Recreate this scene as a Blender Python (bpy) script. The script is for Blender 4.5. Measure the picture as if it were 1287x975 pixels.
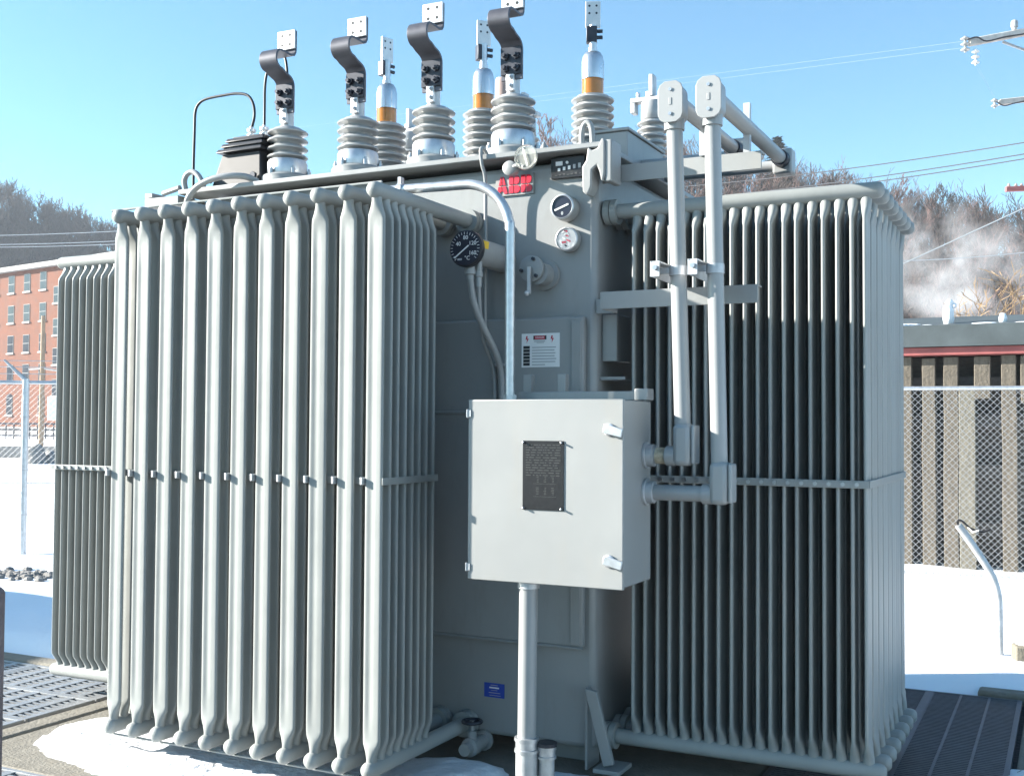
import bpy, bmesh, math, random
import numpy as np
from mathutils import Vector, Matrix, noise
random.seed(7)
RNG = np.random.default_rng(7)
for o in list(bpy.data.objects): bpy.data.objects.remove(o)
S = bpy.context.scene
COL = S.collection
R = math.radians

# ------------------------------------------------------------------ camera
yaw, pitch, roll = R(26.6), R(1.8), R(.34)
F = Vector((-math.sin(yaw)*math.cos(pitch), math.cos(yaw)*math.cos(pitch), math.sin(pitch)))
r0 = Vector((math.cos(yaw), math.sin(yaw), 0)); u0 = r0.cross(F)
cr = math.cos(roll)*r0 + math.sin(roll)*u0
cu = -math.sin(roll)*r0 + math.cos(roll)*u0
cam = bpy.data.cameras.new('camera'); co = bpy.data.objects.new('camera', cam); COL.objects.link(co)
M4 = Matrix((( cr.x, cu.x, -F.x, 0), (cr.y, cu.y, -F.y, 0), (cr.z, cu.z, -F.z, 1.65), (0, 0, 0, 1)))
co.matrix_world = M4
cam.sensor_width = 36; cam.lens = 1400/1287*36; cam.clip_end = 3000; cam.clip_start = .05
S.camera = co
# ------------------------------------------------------------------ sky, sun, exposure
SUN = Vector((2.75, 1.0, -1.155)).normalized()            # direction the light travels
elev = math.asin(-SUN.z)
az = math.atan2(-SUN.x, -SUN.y)                          # compass bearing of the sun from +Y towards +X
W = bpy.data.worlds.new('World'); S.world = W; W.use_nodes = True
nt = W.node_tree; nt.nodes.clear()
sky = nt.nodes.new('ShaderNodeTexSky'); sky.sky_type = 'NISHITA'; sky.sun_disc = False
sky.sun_elevation = elev; sky.sun_rotation = az
sky.altitude = 300; sky.air_density = 1.0; sky.dust_density = .5; sky.ozone_density = 1.6
bg = nt.nodes.new('ShaderNodeBackground'); bg.inputs[1].default_value = .0505
wo = nt.nodes.new('ShaderNodeOutputWorld')
tint = nt.nodes.new('ShaderNodeMix'); tint.data_type = 'RGBA'; tint.blend_type = 'MULTIPLY'; tint.inputs[0].default_value = 1; tint.inputs[7].default_value = (.70,1.16,1.28,1)
nt.links.new(sky.outputs[0], tint.inputs[6]); nt.links.new(tint.outputs[2], bg.inputs[0]); nt.links.new(bg.outputs[0], wo.inputs[0])
sl = bpy.data.lights.new('sun', 'SUN'); sl.energy = 5; sl.angle = R(.5); sl.color = (1, .95, .865)
so = bpy.data.objects.new('sun', sl); COL.objects.link(so)
so.rotation_euler = SUN.to_track_quat('-Z', 'Y').to_euler(); so.location = (-20, -10, 12)
S.view_settings.view_transform = 'Standard'; S.view_settings.look = 'None'
S.view_settings.gamma = 1; S.view_settings.use_curve_mapping = False
S.view_settings.exposure = 2.0
S.render.engine = 'CYCLES'
S.cycles.max_bounces = 6; S.cycles.diffuse_bounces = 1; S.cycles.volume_bounces = 1

# ------------------------------------------------------------------ materials
MATS = {}
def mat(name, col, rough=.5, metal=0., spec=.5, var=.12, vscale=6., bump=0., bscale=40., dirt=0., dirtcol=(.16,.14,.11), stretch=(1,1,1), trans=0., ior=1.45, coat=0.):
    m = bpy.data.materials.new(name); m.use_nodes = True; t = m.node_tree; n = t.nodes; l = t.links
    b = n['Principled BSDF']
    b.inputs['Roughness'].default_value = rough; b.inputs['Metallic'].default_value = metal
    b.inputs['Specular IOR Level'].default_value = spec
    if trans: b.inputs['Transmission Weight'].default_value = trans; b.inputs['IOR'].default_value = ior
    if coat: b.inputs['Coat Weight'].default_value = coat
    c = (*col, 1)
    tc = n.new('ShaderNodeTexCoord'); mp = n.new('ShaderNodeMapping'); mp.inputs['Scale'].default_value = stretch
    gp = n.new('ShaderNodeNewGeometry')
    l.new(gp.outputs['Position'], mp.inputs['Vector'])
    if var:
        nz = n.new('ShaderNodeTexNoise'); nz.inputs['Scale'].default_value = vscale; nz.inputs['Detail'].default_value = 6; nz.inputs['Roughness'].default_value = .6
        l.new(mp.outputs[0], nz.inputs['Vector'])
        rp = n.new('ShaderNodeValToRGB')
        rp.color_ramp.elements[0].position = .3; rp.color_ramp.elements[1].position = .7
        rp.color_ramp.elements[0].color = tuple(max(0, v*(1-var)) for v in col)+(1,)
        rp.color_ramp.elements[1].color = tuple(min(1, v*(1+var)) for v in col)+(1,)
        l.new(nz.outputs['Fac'], rp.inputs[0]); out = rp.outputs[0]
        if dirt:
            d = n.new('ShaderNodeTexNoise'); d.inputs['Scale'].default_value = 2.3; d.inputs['Detail'].default_value = 8; d.inputs['Roughness'].default_value = .7
            m2 = n.new('ShaderNodeMapping'); m2.inputs['Scale'].default_value = (3, 3, .7); l.new(gp.outputs['Position'], m2.inputs['Vector']); l.new(m2.outputs[0], d.inputs['Vector'])
            r2 = n.new('ShaderNodeMapRange'); r2.inputs[1].default_value = .52; r2.inputs[2].default_value = .75; r2.inputs[3].default_value = 0; r2.inputs[4].default_value = dirt
            l.new(d.outputs['Fac'], r2.inputs[0])
            mx = n.new('ShaderNodeMix'); mx.data_type = 'RGBA'; l.new(r2.outputs[0], mx.inputs[0]); l.new(out, mx.inputs[6]); mx.inputs[7].default_value = (*dirtcol, 1)
            out = mx.outputs[2]
        l.new(out, b.inputs['Base Color'])
        rr = n.new('ShaderNodeMapRange'); rr.inputs[3].default_value = max(.02, rough-.08); rr.inputs[4].default_value = min(1, rough+.1)
        l.new(nz.outputs['Fac'], rr.inputs[0]); l.new(rr.outputs[0], b.inputs['Roughness'])
    else:
        b.inputs['Base Color'].default_value = c
    if bump:
        bz = n.new('ShaderNodeTexNoise'); bz.inputs['Scale'].default_value = bscale; bz.inputs['Detail'].default_value = 5
        l.new(gp.outputs['Position'], bz.inputs['Vector'])
        bn = n.new('ShaderNodeBump'); bn.inputs['Strength'].default_value = bump; bn.inputs['Distance'].default_value = .02
        l.new(bz.outputs['Fac'], bn.inputs['Height']); l.new(bn.outputs[0], b.inputs['Normal'])
    MATS[name] = m
    return m
mat('paint', (.275,.282,.28), .38, var=.05, vscale=3, bump=.06, bscale=9, dirt=.4, dirtcol=(.19,.18,.155))
mat('panel_paint', (.29,.302,.292), .42, spec=.25, var=.05, vscale=5, bump=.05, bscale=14, dirt=.18, dirtcol=(.20,.195,.17))
t_ = MATS['panel_paint'].node_tree; oi_ = t_.nodes.new('ShaderNodeObjectInfo'); hs_ = t_.nodes.new('ShaderNodeHueSaturation'); mr_ = t_.nodes.new('ShaderNodeMapRange')
mr_.inputs[3].default_value = .94; mr_.inputs[4].default_value = 1.06; t_.links.new(oi_.outputs['Random'], mr_.inputs[0]); t_.links.new(mr_.outputs[0], hs_.inputs['Value'])
pb_ = t_.nodes['Principled BSDF']; src_ = pb_.inputs['Base Color'].links[0].from_socket; t_.links.new(src_, hs_.inputs['Color']); t_.links.new(hs_.outputs[0], pb_.inputs['Base Color'])
mat('cabinet_paint', (.285,.29,.285), .42, var=.05, vscale=2.5, bump=.10, bscale=4, dirt=.22, dirtcol=(.34,.29,.22))
mat('conduit_paint', (.31,.317,.317), .34, var=.04, vscale=4, dirt=.12)
mat('rusty_paint', (.42,.36,.26), .6, var=.5, vscale=30)
mat('galvanised', (.56,.58,.60), .36, metal=.75, var=.14, vscale=25)
mat('galv_dull', (.50,.51,.52), .5, metal=.55, var=.15, vscale=18)
mat('steel_bolt', (.45,.46,.48), .35, metal=.9, var=.1)
mat('tinned', (.60,.60,.60), .42, metal=.5, var=.08, vscale=20)
mat('dark_bar', (.095,.095,.11), .42, metal=.5, var=.15, vscale=10)
mat('dark_metal', (.035,.038,.05), .42, metal=.4, var=.2, vscale=20)
mat('black_rubber', (.008,.0085,.011), .45, var=.15)
mat('black_resin', (.018,.018,.022), .38, var=.15, vscale=8)
mat('resin_face', (.024,.021,.022), .5, var=.15, vscale=20)
mat('porcelain', (.37,.375,.375), .16, var=.04, vscale=8, coat=.4)
mat('brown_cap', (.34,.25,.22), .4, var=.1)
mat('chrome', (.66,.66,.66), .24, metal=.9, var=.03)
mat('amber', (.55,.21,.03), .08, var=.1, vscale=20, trans=.35, coat=.6)
mat('glass', (1,1,1), .03, var=0, trans=1., ior=1.2)
mat('clear_plastic', (.93,.92,.85), .12, var=0, trans=.8, ior=1.2)
mat('white_print', (.80,.80,.79), .45, var=.03)
mat('grey_print', (.40,.41,.42), .5, var=0)
mat('black_print', (.018,.018,.022), .4, var=0)
mat('nameplate', (.018,.018,.020), .32, metal=.3, var=.2, vscale=60)
mat('plate_print', (.05,.05,.05), .4, var=.2, vscale=90)
mat('dial_black', (.018,.02,.035), .25, var=0)
mat('logo_red', (.62,.012,.04), .35, var=.05)
mat('label_red', (.55,.03,.06), .4, var=0)
mat('label_yellow', (.75,.48,.03), .45, var=.1)
mat('label_blue', (.02,.06,.38), .35, var=.05)
mat('asphalt', (.055,.056,.06), .85, var=.25, vscale=12, bump=.5, bscale=60)
mat('snow', (.88,.90,.93), .6, var=.02, vscale=1.5, bump=.5, bscale=9)
mat('snow_clump', (.80,.82,.85), .65, var=.05, vscale=9, bump=.8, bscale=24, dirt=.3, dirtcol=(.6,.57,.52))
mat('concrete', (.19,.175,.145), .85, var=.2, vscale=9, bump=.4, bscale=60, dirt=.5, dirtcol=(.2,.16,.1))
mat('pit', (.045,.047,.05), .9, var=.4, vscale=25, bump=.8, bscale=30)
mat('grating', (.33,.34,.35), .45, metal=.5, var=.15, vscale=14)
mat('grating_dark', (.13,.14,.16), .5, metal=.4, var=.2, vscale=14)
mat('stone', (.22,.21,.20), .9, var=.3, vscale=9, bump=.5, bscale=40)
mat('brick', (.125,.036,.012), .9, var=.22, vscale=.9, bump=.3, bscale=4, dirt=.3, dirtcol=(.075,.03,.02))
mat('roof_edge', (.30,.29,.28), .7, var=.08)
mat('window_glass', (.028,.034,.043), .10, spec=.3, var=.3, vscale=.6)
mat('window_frame', (.22,.21,.20), .6, var=.05)
mat('wood_grey', (.112,.095,.073), .85, var=.28, vscale=5, stretch=(8,8,1.2), bump=.5, bscale=30)
mat('wood_pale', (.15,.137,.108), .85, var=.2, vscale=5, stretch=(8,8,1.2), bump=.5, bscale=30)
mat('wood_dark', (.13,.12,.11), .9, var=.3, vscale=5, stretch=(2,2,6), bump=.5, bscale=20)
mat('wood_pole', (.30,.21,.14), .85, var=.25, vscale=4, stretch=(6,6,1))
mat('arm_wood', (.58,.53,.49), .85, var=.2, vscale=6)
mat('red_beam', (.30,.085,.08), .6, var=.2, vscale=4)
mat('roof_dark', (.055,.07,.075), .7, var=.25, vscale=3)
mat('bark_brown', (.078,.058,.05), .9, var=.2, vscale=.25)
mat('bark_red', (.17,.10,.085), .9, var=.2, vscale=.3)
mat('bark_tan', (.40,.27,.15), .9, var=.2, vscale=2)
mat('bark_pale', (.55,.50,.46), .8, var=.15, vscale=4)
mat('conifer', (.035,.05,.03), .9, var=.4, vscale=1.5)
mat('hill', (.045,.035,.032), 1., var=.3, vscale=.15, dirt=.0)
mat('wire', (.03,.03,.035), .5, var=0)
mat('pale_wire', (.36,.38,.40), .5, var=0)
mat('shed_wall', (.35,.34,.32), .7, var=.1)
mat('rust', (.20,.15,.145), .8, var=.3, vscale=20, bump=.3)

# ------------------------------------------------------------------ mesh builder
class MB:
    def __init__(s): s.v = []; s.f = []
    def add(s, v, f):
        k = len(s.v); s.v += [tuple(p) for p in v]; s.f += [tuple(i+k for i in q) for q in f]; return s
    def box(s, a, b):
        x0,y0,z0 = a; x1,y1,z1 = b
        return s.add([(x0,y0,z0),(x1,y0,z0),(x1,y1,z0),(x0,y1,z0),(x0,y0,z1),(x1,y0,z1),(x1,y1,z1),(x0,y1,z1)],
            [(0,3,2,1),(4,5,6,7),(0,1,5,4),(1,2,6,5),(2,3,7,6),(3,0,4,7)])
    def obox(s, c, ax, ay, az_):
        c, ax, ay, az_ = Vector(c), Vector(ax), Vector(ay), Vector(az_)
        vs = [c+i*ax+j*ay+k*az_ for k in (-1,1) for i,j in ((-1,-1),(1,-1),(1,1),(-1,1))]
        return s.add(vs, [(0,3,2,1),(4,5,6,7),(0,1,5,4),(1,2,6,5),(2,3,7,6),(3,0,4,7)])
    def rings(s, rs, caps=True, closed=True):
        n = len(rs[0]); k = len(s.v)
        for q in rs: s.v += [tuple(p) for p in q]
        for i in range(len(rs)-1):
            for j in range(n):
                if not closed and j == n-1: continue
                a = k+i*n+j; b = k+i*n+(j+1)%n
                s.f.append((a, b, b+n, a+n))
        if caps:
            s.f.append(tuple(k+j for j in reversed(range(n)))); s.f.append(tuple(k+(len(rs)-1)*n+j for j in range(n)))
        return s
    def lathe(s, base, axis, prof, n=20, caps=True):
        base = Vector(base); ax = Vector(axis).normalized()
        t = Vector((1,0,0)) if abs(ax.x) < .9 else Vector((0,1,0))
        a = ax.cross(t).normalized(); b = ax.cross(a)
        return s.rings([[base+ax*h+(a*math.cos(2*math.pi*j/n)+b*math.sin(2*math.pi*j/n))*max(r,1e-5) for j in range(n)] for r,h in prof], caps)
    def cyl(s, p, q, r, r2=None, n=16):
        p, q = Vector(p), Vector(q); d = q-p
        return s.lathe(p, d, [(r,0),(r if r2 is None else r2, d.length)], n)
    def tube(s, pts, r, n=10, caps=True):
        pts = [Vector(p) for p in pts]; rs = []
        if 4 <= len(pts) <= 14 and not isinstance(r, (list, tuple)) and n > 5:      # round the path off (Catmull-Rom)
            Q = [pts[0]*2-pts[1]]+pts+[pts[-1]*2-pts[-2]]; out = []
            for i in range(1, len(Q)-2):
                a, b, c, d = Q[i-1:i+3]
                for k in range(4):
                    t = k/4; out.append(.5*((2*b)+(c-a)*t+(2*a-5*b+4*c-d)*t*t+(3*b-a-3*c+d)*t**3))
            pts = out+[pts[-1]]
        rad = r if isinstance(r, (list, tuple)) else [r]*len(pts)
        up = None
        for i, p in enumerate(pts):
            d = (pts[min(i+1, len(pts)-1)]-pts[max(i-1, 0)]).normalized()
            if up is None:
                up = d.cross(Vector((.31,.2,.93)) if abs(d.z) < .9 else Vector((1,.1,0))).normalized()
            up = (up-d*up.dot(d)).normalized(); w = d.cross(up)
            rs.append([p+(up*math.cos(2*math.pi*j/n)+w*math.sin(2*math.pi*j/n))*rad[i] for j in range(n)])
        return s.rings(rs, caps)
    def prism(s, poly, d):               # polygon (3D points, ccw seen from -d) pushed along d
        d = Vector(d); n = len(poly); P = [Vector(p) for p in poly]
        s.add(P+[p+d for p in P], [tuple(range(n)), tuple(n+i for i in reversed(range(n)))]+[(i, n+i, n+(i+1)%n, (i+1)%n) for i in range(n)])
        return s
    def dome(s, c, axis, r, n=16, m=5, k=.75):
        return s.lathe(c, axis, [(r*math.cos(i*math.pi/2/m), r*k*math.sin(i*math.pi/2/m)) for i in range(m)]+[(.0005, r*k)], n)
    def ball(s, c, r, n=10, m=6, sq=(1,1,1)):
        c = Vector(c)
        return s.rings([[c+Vector((r*sq[0]*math.sin(t)*math.cos(2*math.pi*j/n), r*sq[1]*math.sin(t)*math.sin(2*math.pi*j/n), r*sq[2]*math.cos(t))) for j in range(n)] for t in [math.pi*max(.02,min(.98,i/m)) for i in range(m+1)]])
    def mesh(s, name, material, org=(0,0,0), smooth=40):
        me = bpy.data.meshes.new(name); o = Vector(org)
        me.from_pydata([(v[0]-o.x, v[1]-o.y, v[2]-o.z) for v in s.v], [], s.f); me.validate()
        bm = bmesh.new(); bm.from_mesh(me); bmesh.ops.recalc_face_normals(bm, faces=bm.faces); bm.to_mesh(me); bm.free()
        if smooth:
            me.polygons.foreach_set('use_smooth', [True]*len(me.polygons)); me.set_sharp_from_angle(angle=R(smooth))
        me.materials.append(MATS[material])
        return me
    def build(s, name, material, parent=None, org=None, smooth=40, bevel=0, **tags):
        if org is None:
            a = np.array(s.v); org = ((a[:,0].min()+a[:,0].max())/2, (a[:,1].min()+a[:,1].max())/2, a[:,2].min())
        me = s.mesh(name, material, org, smooth)
        o = bpy.data.objects.new(name, me); COL.objects.link(o)
        if bevel:
            b = o.modifiers.new('bevel', 'BEVEL'); b.width = bevel; b.segments = 2; b.limit_method = 'ANGLE'; b.angle_limit = R(40)
        return place(o, org, parent, **tags)
WORLD = {}
def place(o, org, parent=None, **tags):
    WORLD[o.name] = Vector(org)
    if parent is not None:
        o.parent = parent; o.location = Vector(org)-WORLD[parent.name]
    else: o.location = org
    for k, v in tags.items(): o[{'cat':'category'}.get(k, k)] = v
    return o
def empty(name, loc, **tags):
    o = bpy.data.objects.new(name, None); COL.objects.link(o); o.empty_display_size = .2
    return place(o, loc, None, **tags)
def link(name, me, org, parent=None, rz=0, **tags):
    o = bpy.data.objects.new(name, me); COL.objects.link(o); o.rotation_euler.z = rz
    return place(o, org, parent, **tags)
def arc(c, a, b, r, t0, t1, n=8):
    c, a, b = Vector(c), Vector(a), Vector(b)
    return [c+(a*math.cos(t0+(t1-t0)*i/n)+b*math.sin(t0+(t1-t0)*i/n))*r for i in range(n+1)]
def text(name, s, size, loc, material, parent, rz=0, depth=.0008, align='CENTER', bold=0, **tags):
    c = bpy.data.curves.new('t', 'FONT'); c.body = s; c.size = size; c.extrude = depth; c.align_x = align; c.align_y = 'CENTER'; c.offset = bold
    c.resolution_u = 3
    o = bpy.data.objects.new('t', c); COL.objects.link(o); bpy.context.view_layer.update()
    me = bpy.data.meshes.new_from_object(o.evaluated_get(bpy.context.evaluated_depsgraph_get()))
    bpy.data.objects.remove(o)
    me.transform(Matrix.Rotation(R(90), 4, 'X'))       # faces -Y
    me.materials.clear(); me.materials.append(MATS[material])
    return link(name, me, loc, parent, rz, **tags)

# ================================================================== GROUND
def sm(a, b, x):
    t = max(0, min(1, (x-a)/(b-a))); return t*t*(3-2*t)
PIT = ((-7.6, -5.1, 1.9, 5.50), (-5.1, -.20, 1.9, 7.40), (-14, 45, -60, 2.0))     # area of slab, gratings and added unseen lane round the transformer
def axis(core0, core1, step, far0, far1, g=1.16):
    a = list(np.arange(core0, core1+1e-6, step)); s = step; x = core0
    lo = []
    while x > far0: s *= g; x -= s; lo.append(x)
    s = step; x = core1; hi = []
    while x < far1: s *= g; x += s; hi.append(x)
    return lo[::-1]+a+hi
gx = axis(-13, 4, .11, -900, 900); gy = axis(1.0, 14, .11, -500, 900)
def ground_z(x, y):
    d = min(math.hypot(max(a-x, 0, x-b), max(c-y, 0, y-e)) for a, b, c, e in PIT)
    wob = .12*noise.noise((x*1.1, y*1.1, 3.))+.05*noise.noise((x*4, y*4, 1.))
    k = sm(.03, .30, d+wob)
    zs = .05+.035*noise.noise((x*.5, y*.5, 0))+.02*noise.noise((x*1.7, y*1.7, 5.))
    return -.06*(1-k)+zs*k
gm = MB(); gm.v = [(x, y, ground_z(x, y)) for y in gy for x in gx]
nx = len(gx); gm.f = [(j*nx+i, j*nx+i+1, (j+1)*nx+i+1, (j+1)*nx+i) for j in range(len(gy)-1) for i in range(nx-1)]
gm.build('ground', 'snow', org=(0,0,0), kind='structure')
# concrete slab and pit floor under the gratings
MB().box((-7.5,2.3,-.20),(-5.13,5.5,-.035)).build('pit_floor', 'pit', kind='structure')
MB().box((-1.33,2.3,-.20),(-.21,7.45,-.035)).build('pit_floor', 'pit', kind='structure')
MB().box((-14,-60,-.20),(45,2.28,-.02)).build('bounce_cut_lane', 'asphalt', kind='structure')  # unseen dark paving, added to cut bounce light onto the shaded sides
MB().box((-3.84,2.29,-.2),(-1.32,3.719,-.03)).build('bounce_cut_lane', 'asphalt', kind='structure')  # strip of the same added dark paving, lowers bounce before the pad
MB().box((-4.955,2.29,-.2),(-3.845,3.719,-.035)).build('pit_floor', 'pit', kind='structure')
pad = MB().box((-4.95,3.72,-.19),(-1.32,7.45,.0))
pad.build('concrete_pad', 'concrete', kind='structure', bevel=.015)
MB().box((-5.12,2.35,-.19),(-4.96,7.4,.004)).build('concrete_curb', 'concrete', kind='structure', bevel=.02)
MB().box((-7.45,3.62,-.19),(-5.121,3.78,.004)).build('concrete_curb', 'concrete', kind='structure', bevel=.02)
MB().box((-7.45,5.36,-.19),(-5.121,5.52,.010)).build('concrete_curb', 'concrete', kind='structure', bevel=.02)
MB().box((-.245,2.4,-.19),(-.12,7.42,.006)).build('concrete_curb', 'concrete', kind='structure', bevel=.02)
MB().box((-.52,7.425,-.19),(-.05,7.56,.035)).build('concrete_curb', 'concrete', kind='structure', bevel=.02)
# gratings
def grating(x0, y0, x1, y1, m, along='x', pitch=.042, cross=.12, wb=.012, wc=.012):
    g = MB()
    z0, z1 = -.030, -.002
    if along == 'x':
        n = int((y1-y0)/pitch)
        for i in range(n+1):
            y = y0+i*(y1-y0)/n; g.box((x0,y-wb/2,z0),(x1,y+wb/2,z1))
        n = max(1, int((x1-x0)/cross))
        for i in range(n+1):
            x = x0+i*(x1-x0)/n; g.box((x-wc/2,y0,z0),(x+wc/2,y1,z1+.002))
    else:
        n = int((x1-x0)/pitch)
        for i in range(n+1):
            x = x0+i*(x1-x0)/n; g.box((x-wb/2,y0,z0),(x+wb/2,y1,z1))
        n = max(1, int((y1-y0)/cross))
        for i in range(n+1):
            y = y0+i*(y1-y0)/n; g.box((x0,y-wc/2,z0),(x1,y+wc/2,z1+.002))
    o = g.build('floor_grating', m, kind='structure', smooth=0)
    e = MB(); w = .02
    e.box((x0-w,y0-w,z0),(x1+w,y0,z1+.004)); e.box((x0-w,y1,z0),(x1+w,y1+w,z1+.004)); e.box((x0-w,y0,z0),(x0,y1,z1+.004)); e.box((x1,y0,z0),(x1+w,y1,z1+.004))
    e.build('edge_band', m, o, smooth=0)
for i, (a, b) in enumerate(((3.83,4.32),(4.37,4.82),(4.87,5.32))):
    for x in (-7.3,-6.22): grating(x, a, x+1.03, b, 'grating', 'x', .045, .145, .014, .05)
for x in (-7.3,-6.22):
    for (a, b) in ((2.95,3.56),(2.4,2.9)): grating(x, a, x+1.03, b, 'grating', 'x', .045, .145, .014, .05)
grating(-4.92, 2.6, -3.87, 3.69, 'grating', 'x', .045, .145, .014, .05)
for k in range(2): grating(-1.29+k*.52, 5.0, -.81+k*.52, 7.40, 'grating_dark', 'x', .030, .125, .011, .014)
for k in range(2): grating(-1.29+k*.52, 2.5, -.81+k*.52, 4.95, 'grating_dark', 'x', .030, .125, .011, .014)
# snow lying on the pad in front of and under the radiators
def snow_patch(name, outline, h, step=.045, seed=0, **tags):
    xs = [p[0] for p in outline]; ys = [p[1] for p in outline]
    nxp = int((max(xs)-min(xs))/step)+3; nyp = int((max(ys)-min(ys))/step)+3
    x0, y0 = min(xs)-step, min(ys)-step
    def inside(x, y):
        c = False; n = len(outline); dm = 9
        for i in range(n):
            (xa,ya),(xb,yb) = outline[i], outline[(i+1)%n]
            if (ya > y) != (yb > y) and x < (xb-xa)*(y-ya)/(yb-ya)+xa: c = not c
            t = max(0, min(1, ((x-xa)*(xb-xa)+(y-ya)*(yb-ya))/((xb-xa)**2+(yb-ya)**2+1e-9)))
            dm = min(dm, math.hypot(x-xa-t*(xb-xa), y-ya-t*(yb-ya)))
        return dm if c else -dm
    V = []; 
    for j in range(nyp):
        for i in range(nxp):
            x = x0+i*step; y = y0+j*step
            d = inside(x, y)+.07*noise.noise((x*5, y*5, seed))+.05*noise.noise((x*13, y*13, seed+2))
            k = sm(-.02, .13, d)
            V.append((x, y, -.02+k*(.02+h*(.75+.5*noise.noise((x*2.2, y*2.2, seed+4))+.25*noise.noise((x*7, y*7, seed))))))
    m = MB(); m.v = V
    m.f = [(j*nxp+i, j*nxp+i+1, (j+1)*nxp+i+1, (j+1)*nxp+i) for j in range(nyp-1) for i in range(nxp-1) if max(V[j*nxp+i][2],V[j*nxp+i+1][2],V[(j+1)*nxp+i+1][2],V[(j+1)*nxp+i][2]) > -.0195]
    return m.build(name, 'snow_clump', smooth=180, kind='stuff', **tags)
snow_patch('snow', [(-4.74,3.97),(-4.88,4.25),(-4.91,4.46),(-4.62,4.66),(-3.6,4.62),(-2.75,4.75),(-2.45,4.85),(-2.3,4.7),(-2.4,4.3),(-2.9,3.80),(-3.6,3.73),(-4.0,3.83),(-4.5,3.88)], .055, label='white snow lying on the pad under the front radiators', cat='snow')
snow_patch('snow', [(-2.35,4.72),(-2.2,4.9),(-1.5,4.9),(-1.4,4.6),(-1.9,4.5)], .03, seed=9, label='thin snow on the pad beside the floor conduits', cat='snow')
snow_patch('snow', [(-.44,5.4),(-.30,5.9),(.1,6.2),(.9,6.0),(.9,5.2),(.1,5.1)], .06, seed=5, label='snow on the far side of the right concrete curb', cat='snow')

# ================================================================== TRANSFORMER
T = empty('power_transformer', (-3.3,5.95,0), label='large grey power transformer with radiator banks and bushings on its lid', cat='transformer')
TX0, TX1, TY0, TY1, TZ0, TZ1 = -4.5, -2.03, 4.95, 6.35, .10, 2.93
tank = MB().box((TX0,TY0,TZ0),(TX1,TY1,TZ1)).build('tank', 'paint', T, bevel=.03)
MB().box((-4.60,4.858,2.957),(-1.96,6.45,2.985)).build('cover', 'paint', T, bevel=.005)
for x in (TX0+.1, TX1-.35): MB().box((x,TY0+.15,0),(x+.25,TY1-.15,.098)).build('skid', 'paint', T)
# proud panel on the tank front with seams
MB().box((-2.978,4.79,.12),(-2.962,4.948,.584)).build('sun_block_rib', 'paint', T, bevel=.003)  # added rib, hidden behind the front bank to keep sun streaks off the wall
MB().box((-4.2,4.902,.585),(-2.075,4.949,2.165)).build('stiffener_panel', 'paint', T, bevel=.012)
MB().box((-2.135,4.893,.60),(-2.085,4.901,2.14)).build('edge_strip', 'paint', T, bevel=.003)
for x in (-2.97,-3.45,-3.93): MB().box((x-.008,4.79,.5845),(x+.008,4.9015,2.35)).build('sun_block_rib', 'paint', T, bevel=.003)  # upper ribs, likewise added unseen to block sun leaking through the fins
wm = MB(); wm.tube([(-3.0,4.90,.584),(-2.07,4.90,.584)], .007, 8); wm.build('weld_seam', 'paint', T)
wm = MB(); wm.tube([(-3.05,4.901,1.70),(-2.20,4.901,1.70)], .010, 8); wm.build('weld_seam', 'paint', T)
# ---------------- radiators
ZB, ZT, HR = .155, 2.665, .037
def fin_mesh(zb, zt, name, W0=.045):
    T0 = .0088; WN = .026+(W0-.039)*.5
    US = [-1,-.96,-.88,-.78,-.64,-.48,-.32,-.14,.04,.22,.42,.62,.78,.88,.96,1]
    def sec(w, t, z, flat, dip):
        def y(u):
            e = math.sqrt(max(0, 1-u*u)); q = min(1, (1-abs(u))/.22); f = math.sqrt(max(0, 1-(1-q)**2))
            return t*(e*(1-flat)+f*flat)*(1-dip*(.5+.5*math.cos(math.pi*min(1, abs(u+.28)/(.46 if u < -.28 else .62)))))
        return [(w*u, -y(u), z) for u in US]+[(w*u, y(u), z) for u in reversed(US[1:-1])]
    L = [(zt-.012,.024,.024,0,0),(zt-.045,.021,.0245,0,0),(zt-.075,WN,.021,.2,0),(zt-.105,W0*.92,.0145,.7,0),(zt-.125,W0*.99,.0085,1,.0),(zt-.17,W0,.009,1,.15),(zt-.26,W0,T0,1,.5)]
    B = [(zb+.26,W0,T0,1,.5),(zb+.17,W0,.009,1,.15),(zb+.125,W0*.99,.0085,1,.0),(zb+.105,W0*.92,.0145,.7,0),(zb+.075,WN,.021,.2,0),(zb+.045,.021,.0245,0,0),(zb+.012,.024,.024,0,0)]
    m = MB(); m.rings([sec(w,t,z,fl,dp) for z,w,t,fl,dp in L+B], caps=False)
    return m.mesh(name, 'panel_paint', (0,0,0), 60)
FIN = fin_mesh(ZB, ZT, 'cooling_fin')
def header_mesh(name, length, zb, zt):        # along +Y from 0; cap at 0
    out = []
    for nm, z in ((name, zt), ('bottom_header', zb)):
        m = MB().lathe((0,0,z), (0,1,0), [(.0005,-.030),(HR*.55,-.027),(HR*.88,-.016),(HR,0),(HR,length-.075),(.062,length-.0749),(.062,length-.046),(.05,length-.045),(.05,length-.042),(.062,length-.041),(.062,length-.012),(.04,length-.011),(.04,length)], 20)
        out.append(m.mesh(nm, 'panel_paint', (0,0,0), 40))
    return out
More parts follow.
